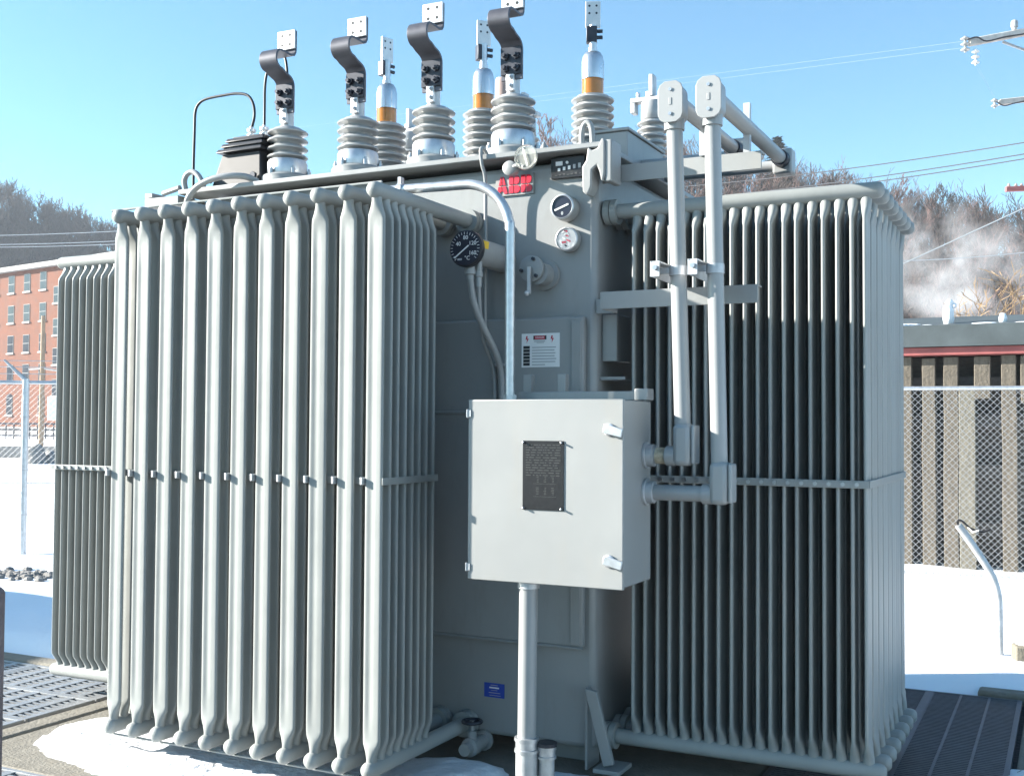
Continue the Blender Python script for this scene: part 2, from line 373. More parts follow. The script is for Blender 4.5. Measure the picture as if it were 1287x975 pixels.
def radiator(hm, fm, x, y, rz, n, first, pitch, label=None, stuff=False):
    tags = {'label': label} if label else {}
    h = link('radiator', hm[0], (x,y,0), T, rz, **tags)
    o = bpy.data.objects.new('bottom_header', hm[1]); COL.objects.link(o); o.parent = h
    d = Vector((-math.sin(rz), math.cos(rz), 0))
    if stuff:
        V = np.array([v.co[:] for v in fm.vertices]); Fc = [tuple(p.vertices) for p in fm.polygons]; m = MB()
        for i in range(n): m.add([(v[0], v[1]+first+i*pitch, v[2]) for v in V], Fc)
        o = link('cooling_fins', m.mesh('cooling_fins', 'panel_paint', (0,0,0), 60), (x,y,0), None, 0, kind='stuff'); o.parent = h; o.location = (0,0,0)
        return h
    for i in range(n):
        o = bpy.data.objects.new('cooling_fin', fm); COL.objects.link(o); o.parent = h; o.location = (random.uniform(-.0012,.0012), first+i*pitch+random.uniform(-.0015,.0015), 0); o.rotation_euler = (random.uniform(-.0008,.0008), 0, random.uniform(-.035,.035))
    return h
FX = [-2.706-.1515*i for i in range(11)]
HF = header_mesh('radiator', .90, ZB, ZT)
for i, x in enumerate(FX): radiator(HF, FIN, x, 4.052, 0, 8, .022, .062)
# right bank: headers run out from the right wall
HRt = header_mesh('radiator', 1.285, ZB+.0, ZT+.015); FINR = fin_mesh(ZB, ZT+.015, 'cooling_fin', .067)
for k in range(8): radiator(HRt, FINR, -.745, 5.055+.15*k, R(90), 19, .045, .0592)
# left bank
HL = header_mesh('radiator', 1.06, ZB-.02, ZT-.045); FINL = fin_mesh(ZB-.02, ZT-.045, 'cooling_fin', .067)
for k in range(8):
    radiator(HL, FINL, -5.56, 4.89+.15*k, R(-90), 16, .042, .0592, stuff=k > 0)
# straps
zs = 1.393
def strap(a, b, bolts, nrm):
    m = MB().box(a, b); o = m.build('brace_strap', 'panel_paint', T, bevel=.002)
    for p in bolts:
        p = Vector(p); MB().cyl(p, p+Vector(nrm)*.010, .010, n=6).build('strap_bolt', 'steel_bolt', o, smooth=0)
strap((-4.255,4.100,zs-.016),(-2.660,4.106,zs+.016), [], (0,-1,0))
strap((-2.659,4.06,zs-.016),(-2.653,4.53,zs+.016), [], (1,0,0))
strap((-1.86,4.976,zs-.017),(-.775,4.982,zs+.017), [(-1.83+.0592*i,4.976,zs) for i in range(18)], (0,-1,0))
strap((-.776,4.983,zs-.017),(-.770,6.15,zs+.017), [], (1,0,0))
strap((-5.54,4.810,zs-.04),(-4.56,4.816,zs-.01), [(-5.49+.0592*i,4.810,zs-.025) for i in range(16)], (0,-1,0))
for x in FX:
    MB().box((x-.060,4.048,zs-.016),(x-.048,4.108,zs+.016)).build('strap_clip', 'galv_dull', T, bevel=.002)
# thin tie bar behind the caps of the front bank
m = MB(); m.tube([(-4.32,4.10,2.708),(-2.70,4.10,2.708)], .006, 8); m.build('tie_bar', 'panel_paint', T)
m = MB(); m.tube([(-4.32,4.075,.112),(-2.70,4.075,.112)], .005, 8); m.build('tie_bar', 'panel_paint', T)

# ---------------- bushings
def shed_profile(n, r, rc, pitch):
    pr = []
    for i in range(n):
        z = i*pitch
        pr += [(rc, z), (rc*1.05, z+pitch*.16), (r*.80, z+pitch*.26), (r*.97, z+pitch*.30), (r, z+pitch*.42), (r*.96, z+pitch*.56), (r*.75, z+pitch*.74), (rc*1.12, z+pitch*.90)]
    pr.append((rc, n*pitch)); return pr
def lv_bushing(x, y):
    m = MB(); m.lathe((x,y,3.142), (0,0,1), shed_profile(4, .117, .075, .047), 28)
    p = m.build('low_voltage_bushing', 'porcelain', T, org=(x,y,3.142), smooth=50)
    MB().lathe((x,y,2.986), (0,0,1), [(.152,0),(.152,.018),(.145,.028),(.145,.055),(.135,.066),(.118,.072)], 28).build('mounting_flange', 'paint', p)
    MB().lathe((x,y,3.056), (0,0,1), [(.112,0),(.114,.01),(.114,.070),(.106,.0855)], 28).build('collar', 'galvanised', p)
    for k in range(6):
        a = k*math.pi/3+.4; c = (x+.126*math.cos(a), y+.126*math.sin(a))
        MB().lathe((c[0],c[1],3.05), (0,0,1), [(.012,0),(.012,.030),(.006,.032),(.006,.045)], 6).build('flange_bolt', 'steel_bolt', p, smooth=0)
    MB().lathe((x,y,3.328), (0,0,1), [(.052,0),(.05,.012),(.034,.014),(.034,.13)], 18).build('stud', 'galv_dull', p)
    MB().box((x-.016,y-.055,3.35),(x+.030,y-.034,3.46)).build('stud_clamp', 'tinned', p, bevel=.003)
    # flexible strap bent towards -Y and back, pad on top
    prof = [(5.062,3.425),(5.062,3.575)] 
    prof += [(5.005+.057*math.cos(t), 3.575+.057*math.sin(t)*.9) for t in [R(a) for a in (15,30,45,60,75)]]
    prof += [(4.985,3.634),(4.955,3.648)]
    prof += [(4.950-.048*math.sin(t), 3.700-.052*math.cos(t)) for t in [R(a) for a in (20,45,70,90,115,140,160)]]
    prof += [(4.955,3.751),(5.035,3.748),(5.062,3.756),(5.074,3.775),(5.076,3.80),(5.076,3.90)]
    prof = [(a-5.1+y, b-.018) for a, b in prof]
    th = .0065; top = []; bot = []
    for i, (a, b) in enumerate(prof):
        p0 = prof[max(i-1,0)]; p1 = prof[min(i+1,len(prof)-1)]; d = Vector((p1[0]-p0[0], p1[1]-p0[1])).normalized()
        top.append((a-d.y*th, b+d.x*th)); bot.append((a+d.y*th, b-d.x*th))
    w = .060; xc = x+.012
    m = MB(); m.rings([[(xc-w,t[0],t[1]),(xc+w,t[0],t[1]),(xc+w,q[0],q[1]),(xc-w,q[0],q[1])] for t, q in zip(top, bot)])
    m.build('flexible_connector', 'dark_bar', p, smooth=50, bevel=.002)
    yp = y-.0245
    pd = MB().box((xc-.062,yp-.018,3.775),(xc+.062,yp-.0075,3.885)).build('terminal_pad', 'tinned', p, bevel=.003)
    for i in (-1,1):
        for k in (-1,1):
            MB().cyl((xc+i*.027,yp-.0190,3.83+k*.027),(xc+i*.027,yp-.0178,3.83+k*.027),.0085,n=12).build('bolt_hole', 'black_rubber', p)
    yq = y-.0455
    MB().box((xc-.060,yq-.010,3.432),(xc+.060,yq-.0005,3.575)).build('clamp_plate', 'dark_metal', p, bevel=.003)
    for i in (-1,1):
        for k in (0,1):
            MB().lathe((xc+i*.030,yq-.010,3.465+.062*k), (0,-1,0), [(.021,0),(.021,.016),(.013,.017),(.011,.034)], 6).build('clamp_bolt', 'dark_metal', p, smooth=20)
    for k in (0,1):
        MB().lathe((x+.012,y-.052,3.375+.045*k), (0,-1,0), [(.012,0),(.012,.012),(.007,.013),(.007,.024)], 6).build('stud_bolt', 'steel_bolt', p, smooth=20)
    return p
for i, x in enumerate((-4.005,-3.518,-3.032,-2.556)): lv_bushing(x, 5.1)
def hv_bushing(x, y, turn):
    m = MB(); m.lathe((x,y,3.04), (0,0,1), shed_profile(10, .122, .083, .0445), 28)
    p = m.build('high_voltage_bushing', 'porcelain', T, org=(x,y,3.04), smooth=50)
    MB().lathe((x,y,2.986), (0,0,1), [(.16,0),(.16,.02),(.12,.03),(.11,.058)], 24).build('mounting_flange', 'paint', p)
    MB().lathe((x,y,3.489), (0,0,1), [(.058,0),(.062,.004),(.062,.085),(.058,.089)], 24).build('sight_glass', 'amber', p)
    MB().lathe((x,y,3.578), (0,0,1), [(.064,0),(.064,.10),(.060,.115),(.058,.13),(.045,.152),(.026,.160)], 28).build('metal_cap', 'chrome', p)
    MB().lathe((x,y,3.738), (0,0,1), [(.026,0),(.026,.02),(.021,.022),(.021,.15)], 16).build('stud', 'galvanised', p)
    q = MB(); c, s_ = math.cos(turn), math.sin(turn)
    q.obox((x-.02*s_,y-.02*c if 0 else y,3.835), (.030*c,.030*s_,0), (-.026*s_,.026*c,0), (0,0,.045)); q.build('stud_clamp', 'dark_metal', p, bevel=.004)
    for k in (0,1):
        a = Vector((x,y,3.820+.035*k)); d = Vector((c,s_,0)); MB().cyl(a+d*.02, a+d*.055, .011, n=6).build('clamp_bolt', 'dark_metal', p, smooth=20)
    q = MB(); q.obox((x,y,3.950), (.042*c,.042*s_,0), (-.006*s_,.006*c,0), (0,0,.075)); q.build('terminal_pad', 'tinned', p, bevel=.002)
    for i in (-1,1):
        for k in (-1,1):
            a = Vector((x+.02*i*c, y+.02*i*s_, 3.978+.021*k)); d = Vector((s_,-c,0))
            MB().cyl(a+d*.0055, a+d*.0068, .0065, n=10).build('bolt_hole', 'dark_metal', p)
hv_bushing(-3.757, 5.75, R(70)); hv_bushing(-3.08, 5.75, R(48)); hv_bushing(-2.383, 5.75, R(22))
def arrester(x, y, name='surge_arrester'):
    m = MB(); m.lathe((x,y,3.12), (0,0,1), shed_profile(8, .092, .062, .04), 24)
    p = m.build(name, 'porcelain', T, org=(x,y,3.12), smooth=50)
    MB().lathe((x,y,2.986), (0,0,1), [(.12,0),(.12,.02),(.09,.03),(.08,.134)], 20).build('mounting_flange', 'paint', p)
    MB().lathe((x,y,3.440), (0,0,1), [(.066,0),(.07,.006),(.07,.10),(.062,.112)], 24).build('end_cap', 'porcelain', p)
    MB().box((x-.13,y-.03,3.552),(x+.10,y+.03,3.580)).box((x-.13,y-.03,3.490),(x-.10,y+.03,3.552)).build('clamp_bar', 'galv_dull', p, bevel=.004)
    for d in (-.09,-.03,.05): MB().cyl((x+d,y-.0,3.580),(x+d,y-.0,3.615),.012,n=6).build('clamp_bolt', 'steel_bolt', p, smooth=20)
    MB().box((x-.012,y-.035,3.580),(x+.012,y+.035,3.710)).build('terminal_pad', 'galv_dull', p, bevel=.003)
for x in (-3.87,-3.03,-2.19): arrester(x, 6.21)
MB().lathe((-3.15,6.15,2.99),(0,0,1),[(.07,0),(.07,.62),(.055,.66),(.055,.78),(.05,.81)],20).build('breather_cap', 'brown_cap', T, label='brown breather cap rising behind the middle tall bushing')
# ---------------- black potential transformer with wires
p = MB(); 
def frus(m, x0, x1, y0, y1, z0, x2, x3, y2, y3, z1): m.add([(x0,y0,z0),(x1,y0,z0),(x1,y1,z0),(x0,y1,z0),(x2,y2,z1),(x3,y2,z1),(x3,y3,z1),(x2,y3,z1)], [(0,3,2,1),(4,5,6,7),(0,1,5,4),(1,2,6,5),(2,3,7,6),(3,0,4,7)])
frus(p, -4.47,-4.10,4.98,5.30,2.987, -4.40,-4.12,5.0,5.27,3.20)
vt = p.build('current_transformer', 'resin_face', T, bevel=.008, label='black moulded instrument transformer with ribbed top at the left end of the lid')
for k in range(3):
    z = 3.203+k*.034; s_ = .018*k
    m = MB(); frus(m, -4.425+s_,-4.09-s_*.4,4.97+s_,5.30-s_,z, -4.415+s_,-4.10-s_*.4,4.98+s_,5.29-s_,z+.022); m.box((-4.39+s_,5.0+s_,z+.022),(-4.12-s_*.4,5.27-s_,z+.034)); m.build('rib', 'black_resin', vt, bevel=.004)
for x in (-4.295,-4.20):
    MB().lathe((x,5.13,3.306),(0,0,1),[(.018,0),(.018,.012),(.026,.014),(.026,.03),(.012,.032),(.012,.042),(.026,.044),(.026,.062),(.012,.064),(.010,.075)],12).build('terminal', 'tinned', vt)
for x in (-4.46,-4.14): MB().cyl((x,4.975,3.05),(x,4.955,3.05),.02,n=6).build('fixing_bolt', 'dark_metal', vt, smooth=20)
wl = [(-4.754,5.15,2.99),(-4.756,5.15,3.2),(-4.752,5.15,3.42),(-4.748,5.15,3.53),(-4.72,5.15,3.578),(-4.66,5.15,3.60),(-4.53,5.15,3.605),(-4.42,5.15,3.602),(-4.34,5.15,3.578),(-4.30,5.15,3.52),(-4.292,5.15,3.45),(-4.295,5.13,3.37)]
MB().tube(wl, .0085, 8).build('wire_loop', 'black_rubber', T, label='black wire looping down from the black instrument transformer', smooth=60)
MB().tube([(-4.20,5.13,3.37),(-4.20,5.13,3.5),(-4.19,5.12,3.62),(-4.17,5.12,3.70),(-4.11,5.115,3.765),(-4.05,5.11,3.765),(-4.02,5.10,3.70),(-4.01,5.10,3.60)], .008, 8).build('wire_lead', 'black_rubber', T, smooth=60)
MB().tube([(-4.75,4.9,2.985),(-4.70,4.88,2.985),(-4.6,4.872,3.0)], .016, 8).build('wire_clamp', 'paint', T)
# grey hoses at the left end of the lid
MB().tube([(-4.50,4.83,2.78),(-4.50,4.82,2.86),(-4.475,4.81,2.92),(-4.41,4.80,2.97),(-4.31,4.80,3.005),(-4.20,4.82,3.02),(-4.12,4.87,3.02),(-4.08,4.93,3.0)], .018, 12).build('flexible_hose', 'conduit_paint', T, smooth=60)
MB().tube([(-4.62,4.95,2.98),(-4.63,4.94,3.05),(-4.60,4.93,3.09),(-4.555,4.93,3.10),(-4.51,4.93,3.07),(-4.48,4.93,3.02),(-4.47,4.93,2.985)], .016, 12).build('flexible_hose', 'conduit_paint', T, smooth=60)
m = MB(); m.box((-4.86,4.86,2.90),(-4.60,5.2,2.955)); m.box((-4.86,4.86,2.955),(-4.80,4.98,2.985)); m.build('lid_bracket', 'paint', T, bevel=.004)
# junction box on the lid
jb = MB().box((-2.16,5.25,2.986),(-1.985,5.80,3.13)).build('junction_box', 'paint', T, bevel=.006)
MB().box((-2.17,5.24,3.131),(-1.975,5.81,3.146)).build('box_lid', 'paint', jb, bevel=.003)
# ---------------- front fittings
LY = 4.949
def gauge(x, z, r, dep, y=LY):
    p = MB().lathe((x,y,z),(0,-1,0),[(r*.9,0),(r,.008),(r,dep-.012),(r*.97,dep)],28).build('round_gauge', 'paint', T, org=(x,y,z))
    MB().lathe((x,y-dep+.001,z),(0,-1,0),[(r*.98,0),(r*.98,.006),(r*.88,.010),(r*.84,.007)],28,caps=False).build('bezel', 'galvanised', p)
    return p, y-dep
g, yy = gauge(-2.175, 2.690, .062, .075)
MB().cyl((-2.175,yy,2.690),(-2.175,yy-.003,2.690),.054,n=28).build('dial_face', 'dial_black', g)
MB().obox((-2.178,yy-.005,2.688),(.036,0,.013),(0,.001,0),(-.0015,0,.004)).build('pointer', 'white_print', g)
text('dial_print', '0', .022, (-2.175,yy-.0035,2.658), 'white_print', g)
g, yy = gauge(-2.165, 2.538, .060, .045)
MB().cyl((-2.165,yy,2.538),(-2.165,yy-.003,2.538),.053,n=28).build('dial_face', 'galv_dull', g)
for k in range(9):
    a = random.random()*6.3; rr = random.uniform(.008,.040)
    MB().obox((-2.165+rr*math.cos(a),yy-.004,2.538+rr*math.sin(a)),(random.uniform(.004,.012),0,random.uniform(-.006,.006)),(0,.0015,0),(0,0,.004)).build('dial_mechanism', random.choice(['label_red','dark_metal','white_print','dark_metal']), g)
MB().cyl((-2.165,yy-.008,2.538),(-2.165,yy-.0095,2.538),.054,n=28).build('glass_cover', 'glass', g)
# big temperature dial on a tube
dx, dy, dz = -2.527, 4.55, 2.466
p = MB().lathe((dx,4.585,dz),(0,1,0),[(.064,0),(.064,.10),(.066,.11),(.066,.36)],24).build('dial_thermometer', 'paint', T, org=(dx,4.585,dz))
MB().lathe((dx,dy,dz),(0,1,0),[(.080,0),(.0875,.006),(.0875,.030),(.066,.045)],32).build('case', 'black_resin', p)
MB().cyl((dx,dy,dz),(dx,dy-.004,dz),.080,n=32).build('dial_face', 'dial_black', p)
for s_, a, b in (('40',-.036,.022),('80',.003,.050),('120',.040,.022),('160',.040,-.024),('°C',.012,-.047)): text('dial_print', s_, .027, (dx+a,dy-.0045,dz+b), 'white_print', p)
for k in range(23):
    a = R(225-k*12); MB().obox((dx+.071*math.cos(a),dy-.0046,dz+.071*math.sin(a)),(.006*math.cos(a),0,.006*math.sin(a)),(0,.0006,0),(-.0009*math.sin(a),0,.0009*math.cos(a))).build('tick_mark', 'white_print', p)
MB().obox((dx-.018,dy-.006,dz-.015),(.038,0,.028),(0,.0008,0),(-.0017,0,.0023)).build('pointer', 'white_print', p)
MB().box((dx-.040,dy-.0052,dz-.055),(dx-.016,dy-.0046,dz-.046)).build('dial_print', 'grey_print', p)
MB().obox((dx+.062,4.635,dz+.012),(.0018,0,-.0004),(0,.026,0),(.004,0,.030)).build('yellow_tag', 'label_yellow', p)
MB().lathe((dx,4.60,dz-.06),(0,0,-1),[(.024,0),(.024,.035),(.028,.036),(.028,.055),(.018,.06),(.018,.08)],12).build('cable_gland', 'conduit_paint', p)
MB().lathe((dx+.035,4.62,dz-.055),(0,0,-1),[(.016,0),(.016,.05),(.019,.051),(.019,.07),(.014,.075),(.014,.12)],12).build('cable_gland', 'conduit_paint', p)
MB().tube([(dx,4.60,dz-.13),(dx+.005,4.63,dz-.25),(dx+.02,4.70,dz-.36),(dx+.035,4.80,dz-.48),(dx+.03,4.87,dz-.6),(dx+.03,4.882,dz-.9),(dx+.03,4.882,1.45)], .016, 10).build('cable', 'conduit_paint', T, smooth=60)
MB().tube([(dx+.035,4.62,dz-.17),(dx+.02,4.66,dz-.28),(dx-.005,4.75,dz-.42),(dx-.01,4.86,dz-.55),(dx-.012,4.885,dz-.75),(dx-.012,4.885,1.45)], .010, 10).build('cable', 'conduit_paint', T, smooth=60)
for z in (1.93,1.70): MB().box((dx-.03,4.866,z),(dx+.055,4.90,z+.012)).build('cable_clip', 'galv_dull', T)
# valve stub with three bolts and lever
p = MB().lathe((-2.295,LY,2.375),(0,-1,0),[(.075,0),(.075,.02),(.055,.022),(.055,.10)],24).build('sampling_valve', 'paint', T, org=(-2.295,LY,2.375))
MB().lathe((-2.32,4.85,2.395),(0,-1,0),[(.062,0),(.064,.003),(.064,.022),(.055,.026)],24).build('valve_flange', 'paint', p)
for a in (70,190,310): MB().cyl((-2.32+.048*math.cos(R(a)),4.824,2.395+.048*math.sin(R(a))),(-2.32+.048*math.cos(R(a)),4.812,2.395+.048*math.sin(R(a))),.009,n=6).build('valve_bolt', 'dark_metal', p, smooth=20)
MB().obox((-2.318,4.805,2.335),(.008,0,0),(0,.006,0),(0,0,.065)).ball((-2.328,4.80,2.272),.014).build('lever', 'galv_dull', p)
# clear round indicator at the lid edge
p = MB().lathe((-2.335,4.80,2.930),(0,-1,0),[(.050,-.006),(.059,-.008),(.062,0),(.059,.012),(.050,.010)],32,caps=False)
p.f += []
gl = p.build('round_indicator', 'clear_plastic', T, org=(-2.335,4.80,2.930), label='clear round indicator hanging at the lid edge above the red logo')
MB().cyl((-2.335,4.804,2.930),(-2.335,4.796,2.930),.0495,n=32).build('lens', 'clear_plastic', gl)
MB().obox((-2.335,4.789,2.930),(.004,0,0),(0,.001,0),(-.012,0,.043)).build('pointer', 'white_print', gl)
MB().lathe((-2.44,4.90,2.895),(0,-1,0),[(.020,0),(.020,.05),(.036,.052),(.036,.075),(.028,.08)],18).build('knob', 'paint', gl)
MB().tube([(-2.42,4.83,2.90),(-2.38,4.815,2.905),(-2.345,4.80,2.885)], .010, 8).build('stem', 'paint', gl)
MB().box((-2.235,4.925,2.905),(-2.20,4.948,2.925)).cyl((-2.175,4.948,2.917),(-2.175,4.925,2.917),.007).build('small_fitting', 'white_print', T)
# logo: three heavy letters cut by a cross
lg = MB().box((-2.572,4.940,2.785),(-2.362,4.9485,2.890)).build('logo_sign', 'cabinet_paint', T, label='small sign with red ABB letters on the tank front')
def letter_mesh(kind, x0, z0, w, h, y):
    out = []; gp = .0032; zc = z0+h*.47
    def half(poly): out.append(poly)
    if kind == 'A':
        xc = x0+w/2
        L = lambda z: x0+w*.36*(z-z0)/h; Rr = lambda z: x0+w-w*.36*(z-z0)/h
        half([(L(z0),z0),(x0+w*.30,z0),(x0+w*.33,z0+h*.14),(xc-gp,z0+h*.14),(xc-gp,zc-gp),(L(zc-gp),zc-gp)])
        half([(x0+w*.70,z0),(Rr(z0),z0),(Rr(zc-gp),zc-gp),(xc+gp,zc-gp),(xc+gp,z0+h*.14),(x0+w*.67,z0+h*.14)])
        half([(L(zc+gp),zc+gp),(xc-gp,zc+gp),(xc-gp,z0+h),(L(z0+h),z0+h)])
        half([(xc+gp,zc+gp),(Rr(zc+gp),zc+gp),(Rr(z0+h),z0+h),(xc+gp,z0+h)])
    else:
        xc = x0+w*.45
        half([(x0,z0),(xc-gp,z0),(xc-gp,zc-gp),(x0,zc-gp)]); half([(x0,zc+gp),(xc-gp,zc+gp),(xc-gp,z0+h),(x0,z0+h)])
        for a, b, rr in ((z0,zc-gp,w*.55),(zc+gp,z0+h,w*.50)):
            hh = (b-a)/2; half([(xc+gp,a),(x0+w*.45+rr*.55,a)]+[(x0+w*.45+rr*.55+rr*.45*math.cos(t), a+hh+hh*math.sin(t)) for t in [R(q) for q in (-70,-45,-20,0,20,45,70)]]+[(x0+w*.45+rr*.55,b),(xc+gp,b)])
    m = MB()
    for poly in out: m.prism([(px,y,pz) for px, pz in poly], (0,-.004,0))
    return m
for k, x in (('A',-2.564),('B',-2.495),('B',-2.428)): letter_mesh(k, x, 2.795, .060, .086, 4.9395).build('letter', 'logo_red', lg, smooth=0)
# dark counter plate under the lid
bp_ = MB().box((-2.262,4.930,2.842),(-2.085,4.9485,2.945)).build('counter_plate', 'nameplate', T, bevel=.002)
for k in range(5): MB().box((-2.225+k*.027,4.9275,2.878+.002*k),(-2.212+k*.027,4.9299,2.893+.004*k)).build('digit_mark', 'white_print' if k < 3 else 'grey_print', bp_)
for k in range(7): MB().box((-2.24+k*.021,4.9275,2.856),(-2.227+k*.021,4.9299,2.860+.003*(k%3))).build('digit_mark', 'plate_print', bp_)
# lifting hook on the front right corner
HK = [(-2.075,2.75),(-2.045,2.73),(-2.02,2.77),(-2.018,2.85),(-1.99,2.87),(-1.975,2.84),(-1.965,2.80),(-1.95,2.79),(-1.94,2.83),(-1.94,2.99),(-1.962,3.0),(-1.985,2.955),(-2.02,2.945),(-2.045,2.965),(-2.055,2.90),(-2.08,2.87)]
m = MB(); m.prism([(-2.0+(x+2.0)*.85,4.855,z) for x, z in HK], (0,.085,0))
m.build('lifting_hook', 'cabinet_paint', T, bevel=.008)
m = MB().box((-1.952,4.862,2.79),(-1.918,4.99,2.99)); m.build('lifting_lug', 'paint', T, bevel=.006)
m = MB(); m.tube([(-2.085,4.90,2.985),(-2.087,4.90,3.03),(-2.078,4.90,3.075),(-2.06,4.90,3.092),(-2.04,4.90,3.075),(-2.032,4.90,3.03),(-2.03,4.90,2.985)], .014, 10); m.build('shackle', 'cabinet_paint', T, smooth=60)
m = MB(); m.box((-2.36,4.87,2.986),(-2.34,4.89,3.0)); m.lathe((-2.30,4.93,2.986),(0,0,1),[(.02,0),(.018,.02),(.004,.045)],10); m.build('lid_stud', 'paint', T)
# capillary pipe over the lid edge
MB().tube([(-2.60,4.90,2.99),(-2.602,4.87,3.015),(-2.605,4.845,3.012),(-2.605,4.84,2.985),(-2.60,4.845,2.93),(-2.592,4.86,2.88),(-2.592,4.87,2.80),(-2.592,4.872,2.6),(-2.592,4.872,2.2),(-2.59,4.885,2.0)], .0095, 8).build('capillary_tube', 'paint', T, smooth=60)
# warning sticker
dl = MB().box((-2.402,4.8995,1.922),(-2.198,4.9017,2.087)).build('warning_label', 'white_print', T, label='white danger sticker with red bolts on the tank panel')
yl = 4.8992
def stripe(m, x0, z0, x1, z1, name='print_line'): MB().box((x0,yl-.0010,z0),(x1,yl-.0002,z1)).build(name, m, dl)
stripe('black_print', -2.338,2.056,-2.268,2.076,'header'); MB().box((-2.330,yl-.0018,2.058),(-2.276,yl-.0011,2.074)).build('header', 'label_red', dl)
text('header_print', 'DANGER', .0115, (-2.303,yl-.0022,2.066), 'white_print', dl, depth=.0003)
for x in (-2.372,-2.237):
    MB().prism([(x-.004,yl-.0002,2.075),(x-.008,yl-.0002,2.058),(x,yl-.0002,2.058),(x-.003,yl-.0002,2.040),(x+.009,yl-.0002,2.062),(x+.001,yl-.0002,2.062),(x+.003,yl-.0002,2.075)], (0,-.0008,0)).build('bolt_symbol', 'label_red', dl)
stripe('grey_print', -2.335,2.046,-2.275,2.050); stripe('grey_print', -2.32,2.040,-2.28,2.043)
for k in range(6): stripe('black_print', -2.392,1.930+k*.0165,-2.357,1.944+k*.0165)
for k, w in enumerate((.07,.125,.13,.12,.125,.12,.128)): stripe('grey_print', -2.345,1.932+k*.0140,-2.345+w,1.9365+k*.0140)
bl = MB().box((-2.622,4.9465,.290),(-2.510,4.9493,.360)).build('blue_label', 'label_blue', T, label='small blue sticker low on the tank front')
for k, (a, b, h) in enumerate(((-.020,.020,.003),(-.027,.027,.007),(-.018,.018,.002),(-.03,.034,.003),(-.026,.036,.002))):
    z = .350-k*.0125; MB().box((-2.566+a,4.9455,z-h/2),(-2.566+b,4.9463,z+h/2)).build('print_line', 'white_print' if k == 1 else 'grey_print', bl)
# corner jacking foot
m = MB(); m.box((-2.06,4.90,.02),(-2.045,5.05,.40)); m.build('jacking_pad', 'paint', T, bevel=.004)
m = MB(); m.add([(-2.045,4.86,.41),(-1.985,4.86,.40),(-1.900,4.86,.075),(-1.950,4.86,.06),(-2.045,4.885,.41),(-1.985,4.885,.40),(-1.900,4.885,.075),(-1.950,4.885,.06)], [(0,3,2,1),(4,5,6,7),(0,1,5,4),(1,2,6,5),(2,3,7,6),(3,0,4,7)])
m.box((-1.99,4.83,.035),(-1.86,5.0,.055)); m.build('jacking_gusset', 'paint', T, bevel=.003)
# small box and shelf on the right wall behind the first fins
MB().box((-2.028,5.02,1.95),(-1.95,5.20,2.18)).build('wall_box', 'paint', T, bevel=.005)
MB().box((-2.028,5.0,1.86),(-1.90,5.2,1.875)).build('wall_bracket', 'paint', T)
# drain valve
p = MB().lathe((-2.62,4.95,.075),(0,-1,0),[(.05,0),(.05,.02),(.035,.022),(.035,.10),(.045,.105),(.045,.16),(.03,.165),(.03,.21)],18).build('drain_valve', 'paint', T, org=(-2.62,4.95,.075))
MB().lathe((-2.62,4.82,.10),(0,0,1),[(.036,-.05),(.036,.01),(.022,.012),(.022,.05),(.012,.052),(.012,.10)],14).build('valve_body', 'paint', p)
m = MB()
m.tube([(-2.62+.045*math.cos(a), 4.82+.045*math.sin(a), .195) for a in [2*math.pi*k/16 for k in range(17)]], .009, 8)
for k in range(4): a = k*math.pi/2; m.cyl((-2.62,4.82,.195),(-2.62+.045*math.cos(a),4.82+.045*math.sin(a),.195),.006,n=6)
m.build('hand_wheel', 'dark_metal', p)
# conduit support arms
MB().box((-1.93,4.755,2.175),(-1.199,4.762,2.255)).box((-1.93,4.763,2.247),(-1.199,4.83,2.255)).box((-1.93,4.763,2.176),(-1.922,4.96,2.246)).box((-2.03,4.952,2.176),(-1.931,4.96,2.246)).build('support_arm', 'paint', T, bevel=.002)
MB().box((-2.02,5.0,2.812),(-1.243,5.008,2.895)).box((-2.02,5.009,2.887),(-1.243,5.07,2.895)).build('support_arm', 'cabinet_paint', T, bevel=.002)
MB().box((-1.53,4.985,2.896),(-1.50,5.02,3.02)).build('strut_post', 'galv_dull', T)
MB().box((-1.335,5.03,2.896),(-1.305,5.06,3.13)).build('strut_post', 'galv_dull', T)
for x, z in ((-1.463,2.29),(-1.302,2.29)):
    st = MB().box((x-.085,4.36,z-.032),(x-.080,4.754,z+.032)).box((x-.0799,4.362,z+.026),(x-.045,4.754,z+.032)).box((x-.0799,4.36,z-.032),(x-.045,4.365,z+.0259)).build('strut_bracket', 'galv_dull', T)
    MB().cyl((x-.062,4.36,z+.004),(x-.062,4.348,z+.004),.011,n=6).build('bracket_bolt', 'steel_bolt', st, smooth=20)

